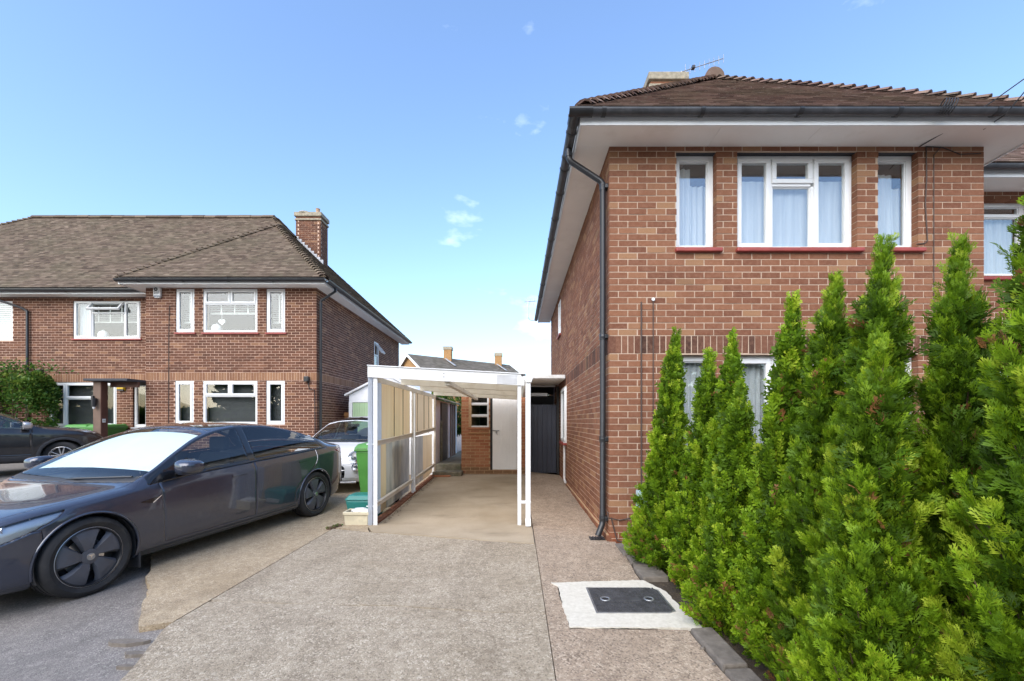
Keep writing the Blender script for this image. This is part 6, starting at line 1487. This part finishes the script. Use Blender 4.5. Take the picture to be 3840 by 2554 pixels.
for sd in (-1, 1):
    for (y, z, r, nm) in ((.545, .675, .118, 'headlight'), (.60, .505, .072, 'fog_light')):
        x = nose(y-.05, z)-.035; W = T @ Matrix.Translation((x, sd*y, z)) @ Matrix.Rotation(sd*R(24), 4, 'Z') @ Matrix.Rotation(R(90), 4, 'Z') @ Matrix.Rotation(R(12), 4, 'X')
        h = MB().lathe([(r*1.06,-.06),(r*1.06,.012),(r*.98,.024),(r*.93,.018),(r*.9,-.02)], 32, 'Y').xf(W).build(nm, M['chrome'], CB, auto=40)
        MB().lathe([(r*.95,.018),(r*.8,.036),(r*.45,.050),(0,.055)], 32, 'Y').xf(W).build('lens', M['lens'], h, smooth=True); MB().lathe([(r*.9,-.005),(r*.5,-.03),(0,-.045)], 28, 'Y').xf(W).build('reflector', M['alu'], h, smooth=True)
        MB().lathe([(r*.34,-.03),(r*.34,.022),(r*.2,.03),(0,.03)], 20, 'Y').xf(W).build('projector', M['glass_d'], h, smooth=True)
xg = -.655
MB().box(xg+.0, xg+.10, -.36, .36, .235, .35).xf(T).build('lower_grille', M['clad'], CB, bevel=.03); MB().box(xg+.004, xg+.10, -.38, .38, .385, .42).xf(T).build('upper_grille', M['clad'], CB, bevel=.012)
mb = MB().tube([(xg+.16*(abs(y)/.6)**2-.018, y, .432) for y in np.linspace(-.60, .60, 21)], .012, 8).xf(T); mb.build('chrome_strip', M['chrome'], CB, auto=60)
MB().tube([(xg+.12*(abs(y)/.6)**2-.008, y, .205) for y in np.linspace(-.58, .58, 21)], .022, 8).xf(T).build('chin_strip', M['alu'], CB, auto=60)
for y in (-1, 1): MB().tube([(xg-.004, y*.06, .565),(xg+.012, y*.30, .572)], .009, 8).xf(T).build('nose_bar', M['chrome'], CB, auto=60)
MB().lathe([(.055,0),(.05,.012),(0,.014)], 24, 'Y').xf(T @ Matrix.Translation((xg+.01, 0, .565)) @ Matrix.Rotation(R(90), 4, 'Z')).build('badge', M['red_lens'], CB, auto=30)
for (a, b) in (((.24,8.1),(.22,9.9)), ((.26,7.9),(.22,9.2))):
    q = strip_pts(S2, [a, b], .02); s = 1 if a[1] > 8 else -1; MB().tube([(p[0], s*p[1], p[2]) for p in q], .010, 6).xf(T).build('wiper', M['black_pl'], CB)
seats(CB, T, .95, 1.65, .36, .24, .34); smooth_box('dashboard', .38, .70, -.62, .62, .74, .93, M['upvc_d'], CB, T, .05); smooth_box('cabin_floor', .2, 2.4, -.64, .64, .22, .34, M['interior'], CB, T, .02); MB().box(.86,.88,-.13,.13,1.24,1.31).xf(T).build('rear_view_mirror', M['black_pl'], CB, bevel=.01)

# ---- black crossover by the left hedge
ja = R(235); jc = Vector((-11.61, 10.90))
CC = empty('parked_car', (jc.x, jc.y, gz(jc.x, jc.y)+.02), 'black crossover car with silver alloy wheels beside the hedge bush', 'car', None, ja); T = wm(CC)
S3 = CarShell(w='-.80 .45 -.77 .58 -.68 .70 -.5 .79 -.25 .86 0 .878 .6 .882 2.5 .882 2.9 .85 3.2 .72 3.335 .5', belt='-.80 .70 -.7 .80 -.5 .88 -.2 .945 .1 .975 .5 .99 1.2 1.02 2.0 1.07 2.7 1.14 3.1 1.12 3.335 .9',
    rail='-.80 .74 0 .99 .28 1.02 .45 1.07 .7 1.18 1.0 1.32 1.3 1.425 1.7 1.475 2.2 1.455 2.6 1.36 2.9 1.24 3.1 1.15 3.335 .93', top='-.80 .78 -.74 .88 -.6 .955 -.3 1.02 0 1.055 .25 1.085 .36 1.11 .7 1.30 1.0 1.43 1.25 1.51 1.7 1.565 2.3 1.54 2.8 1.43 3.1 1.25 3.335 .95',
    zb='-.80 .32 -.5 .25 0 .22 2.6 .22 3.335 .4', x0=-.80, x1=3.335, tumble=.5, nx=220, nv=130)
AC = [(0, .345, .395), (2.53, .345, .395)]
reg = [('side_window', lambda x, v, p: mxm(6.10-v, v-6.86, .62-x, x-1.50)), ('rear_side_window', lambda x, v, p: mxm(6.10-v, v-6.86, 1.58-x, x-2.6+.2*(v-6.4))), ('windscreen', lambda x, v, p: mxm(.33+.08*(10-v)/2.7-x, x-1.20+.04*(10-v)/2.6, 7.28-v)), ('rear_window', lambda x, v, p: mxm(2.6-x, x-3.1, 7.4-v)),
       ('bonnet', lambda x, v, p: mxm(-.70-x, x-.30, 7.0-v)), ('front_door', lambda x, v, p: mxm(.42-p[..., 2], v-6.0, .52-x, x-1.54)), ('rear_door', lambda x, v, p: mxm(.42-p[..., 2], v-6.0, 1.545-x, x-2.30)),
       ('cladding', lambda x, v, p: np.minimum(p[..., 2]-.38, np.minimum(np.hypot(x, p[..., 2]-.345)-.455, np.hypot(x-2.53, p[..., 2]-.345)-.455))+np.where(v > 6, 5, 0))]
parts = S3.build(reg, AC); mats = dict(body='kpaint', side_window='carglass', rear_side_window='carglass', windscreen='screen', rear_window='carglass', bonnet='kpaint', front_door='kpaint', rear_door='kpaint', cladding='clad')
for nm, F in parts.items():
    if nm in both or nm == 'cladding': OB['c', nm] = car_part(S3, F, 0, nm, M[mats[nm]], CC, T, .006)
    else:
        for sd in (-1, 1): OB['c', nm, sd] = car_part(S3, F, sd, nm.replace('rear_side_', 'side_'), M[mats[nm]], CC, T, .006)
for sd in (-1, 1):
    for k, c in enumerate(AC): arch_liner(CC, T, c, sd, .39, .5, .84); wheel(CC, T, c, sd, .34, .225, .215, 'alloy', .755, R(-22) if k == 0 else 0)
    mirror(CC, T, sd, .62, .86, 1.08, M['alu'], .11, .20, .17)
    p = S3.at(np.array([-.42]), np.array([6.6]))[0]; h = MB().lathe([(0,-.03),(.09,-.03),(.11,.0),(.10,.03),(0,.05)], 20, 'Z').xf(T @ Matrix.Translation((p[0], sd*p[1], p[2]-.01)) @ Matrix.Diagonal((1.7, .7, 1, 1))).build('headlight', M['lens'], CC, auto=40)
    MB().lathe([(0,-.01),(.08,-.01),(.06,.02),(0,.03)], 16, 'Z').xf(T @ Matrix.Translation((p[0], sd*p[1], p[2]-.005)) @ Matrix.Diagonal((1.6, .6, 1, 1))).build('reflector', M['alu'], h, smooth=True)
    q = strip_pts(S3, [(1.20, 5.25), (1.38, 5.3)], .02); q[:, 1] *= sd; MB().tube([tuple(a) for a in q], .014, 8).xf(T).build('handle', M['chrome'], OB['c', 'front_door', sd], auto=60)
seats(CC, T, 1.0, 1.8, .50, .24, .36); smooth_box('dashboard', .52, .85, -.64, .64, .86, 1.02, M['interior'], CC, T, .05); smooth_box('cabin_floor', .3, 2.8, -.7, .7, .28, .42, M['interior'], CC, T, .02)
MB().lathe([(.17,-.015),(.19,0),(.17,.015),(.155,0)], 24, 'Z', close=True).xf(T @ Matrix.Translation((.92, -.36, 1.03)) @ Matrix.Rotation(R(65), 4, 'Y')).build('steering_wheel', M['interior'], CC, smooth=True)
# ------------------------------------------------------------------ conifers
def frond(seed, pairs=4, wd=.075, sub=True):
    """flat fan of overlapping scale-leaf sprays, unit length along +y; returns (n,4,3) quads"""
    rn = np.random.default_rng(seed); qs = []
    def twig(p, a, l, w):
        d = np.array([math.sin(a), math.cos(a)]); n = np.array([d[1], -d[0]]); b = p-d*.02; m = p+d*l*.6; t = p+d*l
        qs.append([b, m+n*w, t, m-n*w]); return t
    twig(np.zeros(2), rn.normal(0, .05), 1.0, wd*.8)
    for k in range(pairs):
        y = .10+.72*k/(pairs-1)
        for s in (-1, 1):
            q = np.array([0, y+rn.uniform(-.04, .04)]); a = s*(R(46)-R(16)*y)+rn.normal(0, .1); l = (.50*(1-y)**.5+.12)*rn.uniform(.8, 1.2)
            twig(q, a, l, wd*rn.uniform(.85, 1.15)); d = np.array([math.sin(a), math.cos(a)])
            if sub and l > .3: twig(q+d*l*.42, a-s*R(38), l*.5, wd*.75)
    T_ = np.array(qs); Z = np.zeros(T_.shape[:2]+(1,)); T_ = np.concatenate([T_, Z], 2)
    T_[..., 2] = -.14*T_[..., 1]**2+.16*np.abs(T_[..., 0])*rn.choice([-1, 1])+.05*np.sin(T_[..., 1]*7+seed)
    return T_
FRS = {'near': [frond(s, 5, .044) for s in range(8)], 'far': [frond(s, 3, .095, False) for s in range(8)]}

def conifer(x, y, H, r, lean, label, nplume, seed, fl=.13, lod='near', nfr=40):
    FR = FRS[lod]
    rn = np.random.default_rng(seed); z0 = gz(x, y)-.02
    C = empty('conifer', (x, y, z0), label, 'conifer', None)
    tk = MB(); pts = [(x+lean[0]*(q**1.5), y+lean[1]*(q**1.5), z0+H*.96*q) for q in np.linspace(0, 1, 9)]; tk.tube(pts, [.030*(1-.85*q)+.003 for q in np.linspace(0, 1, 9)], 8); tk.build('trunk', M['bark'], C, auto=60)
    def axis(h): q = np.clip(h/H, 0, 1); return np.array([x+lean[0]*q**1.5, y+lean[1]*q**1.5, z0+h])
    def prof(h):
        q = h/H; return r*np.clip(np.minimum((q/.10+.6), 1.0), .5, 1)*(min(1., (max(0, 1-q)/.92))**.80*.97+.03)*(1+.30*max(0, 1-q*2)**2)
    P_, D_, N_, S_, T_ = [], [], [], [], []; tw = MB()
    for k in range(nplume):
        q = (k+rn.random())/nplume; h_tip = H*(.05+.97*q**1.12); ph = k*2.39996+rn.normal(0, .3); rr = prof(min(h_tip, H*.985))*rn.uniform(.70, 1.12)
        rise = min(h_tip-.01, rn.uniform(.24, .50)); base = axis(max(.0, h_tip-rise)); tip = axis(h_tip)+np.array([math.cos(ph)*rr, math.sin(ph)*rr, 0]); d = tip-base; L_ = np.linalg.norm(d); d /= L_
        if k % 2 == 0: tw.tube([tuple(base), tuple(base+(tip-base)*.45+np.array([0,0,-.02])), tuple(base+(tip-base)*.9)], [.007, .005, .002], 5, cap=False)
        tone = rn.normal(.45, .16); nf_ = int(nfr*rn.uniform(.8, 1.25)*(1 if q < .85 else .65)*(.6+.6*(rr/r)))
        pw = (.026+.050*rr/r)*rn.uniform(.8, 1.3)
        brown = rn.random() < .025
        for j in range(nf_):
            t_ = 1-.85*rn.random()**1.1; off = rn.normal(0, 1, 3); off -= d*off.dot(d); off *= pw*(1.15-t_*.8)*.55
            p = base+d*L_*t_+off*.9; dirn = d*.50+off*4.0+np.array([math.cos(ph)*.26, math.sin(ph)*.26, .50])+rn.normal(0, .22, 3); dirn /= np.linalg.norm(dirn)
            nn = rn.normal(0, 1, 3)+np.array([math.cos(ph), math.sin(ph), .2])*.9; nn -= dirn*nn.dot(dirn); nn /= np.linalg.norm(nn)
            P_.append(p); D_.append(dirn); N_.append(nn); S_.append(fl*rn.uniform(.65, 1.25)*(1 if q < .9 else .8)); low = p[2]-z0 < .35
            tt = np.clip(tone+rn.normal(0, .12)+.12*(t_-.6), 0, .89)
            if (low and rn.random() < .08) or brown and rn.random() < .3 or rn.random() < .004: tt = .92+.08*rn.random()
            T_.append(tt)
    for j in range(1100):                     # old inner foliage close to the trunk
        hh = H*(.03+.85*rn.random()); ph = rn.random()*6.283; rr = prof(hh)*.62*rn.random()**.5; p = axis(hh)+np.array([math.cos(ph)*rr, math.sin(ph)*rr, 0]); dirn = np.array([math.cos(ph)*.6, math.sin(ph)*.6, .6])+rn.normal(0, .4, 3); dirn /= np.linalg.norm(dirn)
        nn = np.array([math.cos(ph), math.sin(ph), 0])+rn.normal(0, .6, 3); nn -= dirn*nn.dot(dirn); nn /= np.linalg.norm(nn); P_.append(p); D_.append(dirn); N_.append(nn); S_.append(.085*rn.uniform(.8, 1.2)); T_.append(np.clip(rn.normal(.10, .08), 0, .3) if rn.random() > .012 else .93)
    # leader at the very top
    for j in range(26):
        hh = H*(.90+.11*rn.random()); p = axis(hh)+rn.normal(0, .012, 3); dirn = np.array([0,0,1])+rn.normal(0, .42, 3); dirn /= np.linalg.norm(dirn); nn = rn.normal(0, 1, 3); nn -= dirn*nn.dot(dirn); nn /= np.linalg.norm(nn)
        P_.append(p); D_.append(dirn); N_.append(nn); S_.append(fl*rn.uniform(.5, .9)); T_.append(np.clip(rn.normal(.6, .15), 0, .89))
    P_, D_, N_, S_, T_ = map(np.array, (P_, D_, N_, S_, T_)); X_ = np.cross(D_, N_); ch = rn.integers(0, len(FR), len(P_)); VV, TT = [], []
    for c in range(len(FR)):
        m = ch == c; B = FR[c].reshape(-1, 3); s = S_[m][:, None, None]
        W = P_[m][:, None, :]+s*(B[None, :, 0:1]*X_[m][:, None, :]+B[None, :, 1:2]*D_[m][:, None, :]+B[None, :, 2:3]*N_[m][:, None, :]); VV.append(W.reshape(-1, 3))
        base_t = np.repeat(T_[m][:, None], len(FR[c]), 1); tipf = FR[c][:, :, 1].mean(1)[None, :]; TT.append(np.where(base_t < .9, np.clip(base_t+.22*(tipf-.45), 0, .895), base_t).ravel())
    VV = np.concatenate(VV); TT = np.concatenate(TT); F = np.arange(len(VV)).reshape(-1, 4)
    ok = VV[:, 2].reshape(-1, 4).min(1) > z0+.015; F = F[ok]; TT = TT[ok]
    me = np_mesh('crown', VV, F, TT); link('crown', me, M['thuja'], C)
    tw.build('twigs', M['bark'], C, fix=False)
    return C
tl_ = ['columnar conifer growing against the brick corner next to the meter box', 'columnar conifer with a forked tip in front of the slim ground floor window', 'slender conifer standing between the forked one and the short one',
       'short conifer in the gap before the wide ground floor window', 'conifer in front of the wide ground floor window beside the short one', 'bushy conifer in front of the middle of the triple window', 'conifer reaching up to the sill of the slim cable side window',
       'lower broad conifer filling the gap before the two tallest', 'tall sparse tipped conifer in front of the hanging cables', 'largest broad conifer in front of the window past the house corner']
CO = [(1.43,4.24,2.30,.31,(.13,0),150), (1.56,3.66,2.02,.25,(.07,.0),130), (1.60,3.30,2.08,.235,(.05,0),130), (1.47,2.96,1.68,.24,(.06,0),105), (1.58,2.60,2.16,.25,(.08,0),140), (1.58,2.27,2.20,.255,(.09,0),140),
      (1.58,1.97,2.24,.27,(.09,0),150), (1.43,1.74,1.76,.265,(.03,0),125), (1.80,1.76,2.16,.25,(.0,.0),130), (1.72,1.38,2.42,.35,(.04,0),175)]
for k, ((x, y, H, r, ln_, npl), lb) in enumerate(zip(CO, tl_)):
    far = y > 2.4
    conifer(x, y, H, r, ln_, lb, npl, 20+k, fl=.060 if far else .054, lod='far' if far else 'near', nfr=88 if far else 80)
for o in bpy.data.objects:
    if o.name.startswith('conifer'): o['group'] = 'conifers in the bed along the drive'

# ------------------------------------------------------------------ broadleaf bushes
def bush(name, label, cx, cy, z0, rx, ry, rz, n, ls, seed, mat, flat=.5, wisps=0, cat='bush'):
    rn = np.random.default_rng(seed); C = empty(name, (cx, cy, z0), label, cat); P_ = []
    u = rn.normal(0, 1, (n, 3)); u /= np.linalg.norm(u, axis=1, keepdims=True); e = np.sign(u)*np.abs(u)**flat; rad = .72+.28*rn.random((n, 1))**.5
    lump = 1+.07*np.sin(u[:, :1]*9+seed)+.06*np.sin(u[:, 2:]*11+u[:, 1:2]*7)
    p = e*rad*lump*np.array([rx, ry, rz])+np.array([cx, cy, z0+rz])
    if wisps:
        k = rn.integers(0, n, wisps); p[k] = np.array([cx, cy, z0+2*rz])+rn.normal(0, 1, (wisps, 3))*np.array([rx*.5, ry*.4, .12])+np.array([0,0,.1])
    d = u+rn.normal(0, .7, (n, 3)); d /= np.linalg.norm(d, axis=1, keepdims=True); q = rn.normal(0, 1, (n, 3)); q -= d*(q*d).sum(1, keepdims=True); q /= np.linalg.norm(q, axis=1, keepdims=True); s = ls*rn.uniform(.6, 1.3, (n, 1))
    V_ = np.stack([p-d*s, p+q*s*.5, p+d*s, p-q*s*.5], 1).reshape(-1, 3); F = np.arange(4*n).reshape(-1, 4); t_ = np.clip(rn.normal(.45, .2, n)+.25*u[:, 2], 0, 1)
    ok = p[:, 2] > z0+.02
    link('foliage', np_mesh('foliage', V_, F[ok], t_[ok]), M[mat], C)
    tk = MB()
    for k in range(7):
        a = k*.9; tk.tube([(cx+.1*math.cos(a)*rx, cy+.1*math.sin(a)*ry, z0-.05), (cx+.4*rx*math.cos(a), cy+.4*ry*math.sin(a), z0+rz), (cx+.55*rx*math.cos(a), cy+.5*ry*math.sin(a), z0+1.6*rz)], [.03,.02,.006], 6)
    tk.build('stems', M['bark'], C, auto=60); return C
bush('hedge_bush', 'clipped green hedge bush against the dark brick wall', -14.55, 12.42, gz(-14.5,12.4), 1.25, .40, 1.28, 15000, .050, 3, 'bush', .55, 500)
bush('garden_shrub', 'leafy shrub showing above the mossy shed roof', -2.3, 15.5, .9, .9, .8, .85, 2600, .08, 8, 'bush', .8)
for k, (x, y) in enumerate(((-2.44,5.78),(-2.40,5.84),(-2.47,5.7))):
    bush('weed', 'tiny green weed in the crack beside the trough', x, y, .01, .05, .04, .02, 40, .014, 30+k, 'bush', 1, cat='weed')['group'] = 'weeds in the concrete crack'

bush('added_hedge', 'long tall hedge added behind the camera to darken reflections of the horizon', 0, -27, -2.6, 60, 1.2, 2.9, 22000, .42, 77, 'bush', .5, cat='hedge')  # unseen hedge, added to keep the bright horizon out of reflections
# ------------------------------------------------------------------ trees across the road, mirrored in the glass and paint
for k, (x, y, rx, rz) in enumerate([(-27,-25,5.5,5.2),(-16,-26,5.6,6.2),(-6,-25,5.0,4.6),(4,-27,5.2,5.9),(14,-25.5,4.8,5.0),(24,-27,5.2,5.6)]):
    bush('street_tree', ['broad leafy tree across the road at the far end of the row', 'tall leafy tree across the road facing the dark brick house', 'low round tree across the road facing the gap between the houses', 'tallest leafy tree across the road facing the carport', 'leafy tree across the road facing the conifers', 'leafy tree across the road beyond the conifers'][k], x, y, 0, rx, rx*.8, rz, 8000, .42, 60+k, 'bush', .8, cat='tree')

#print('TRIS', sum(len(o.data.polygons)*2 for o in bpy.data.objects if o.type=='MESH' and o.name.startswith('crown')))
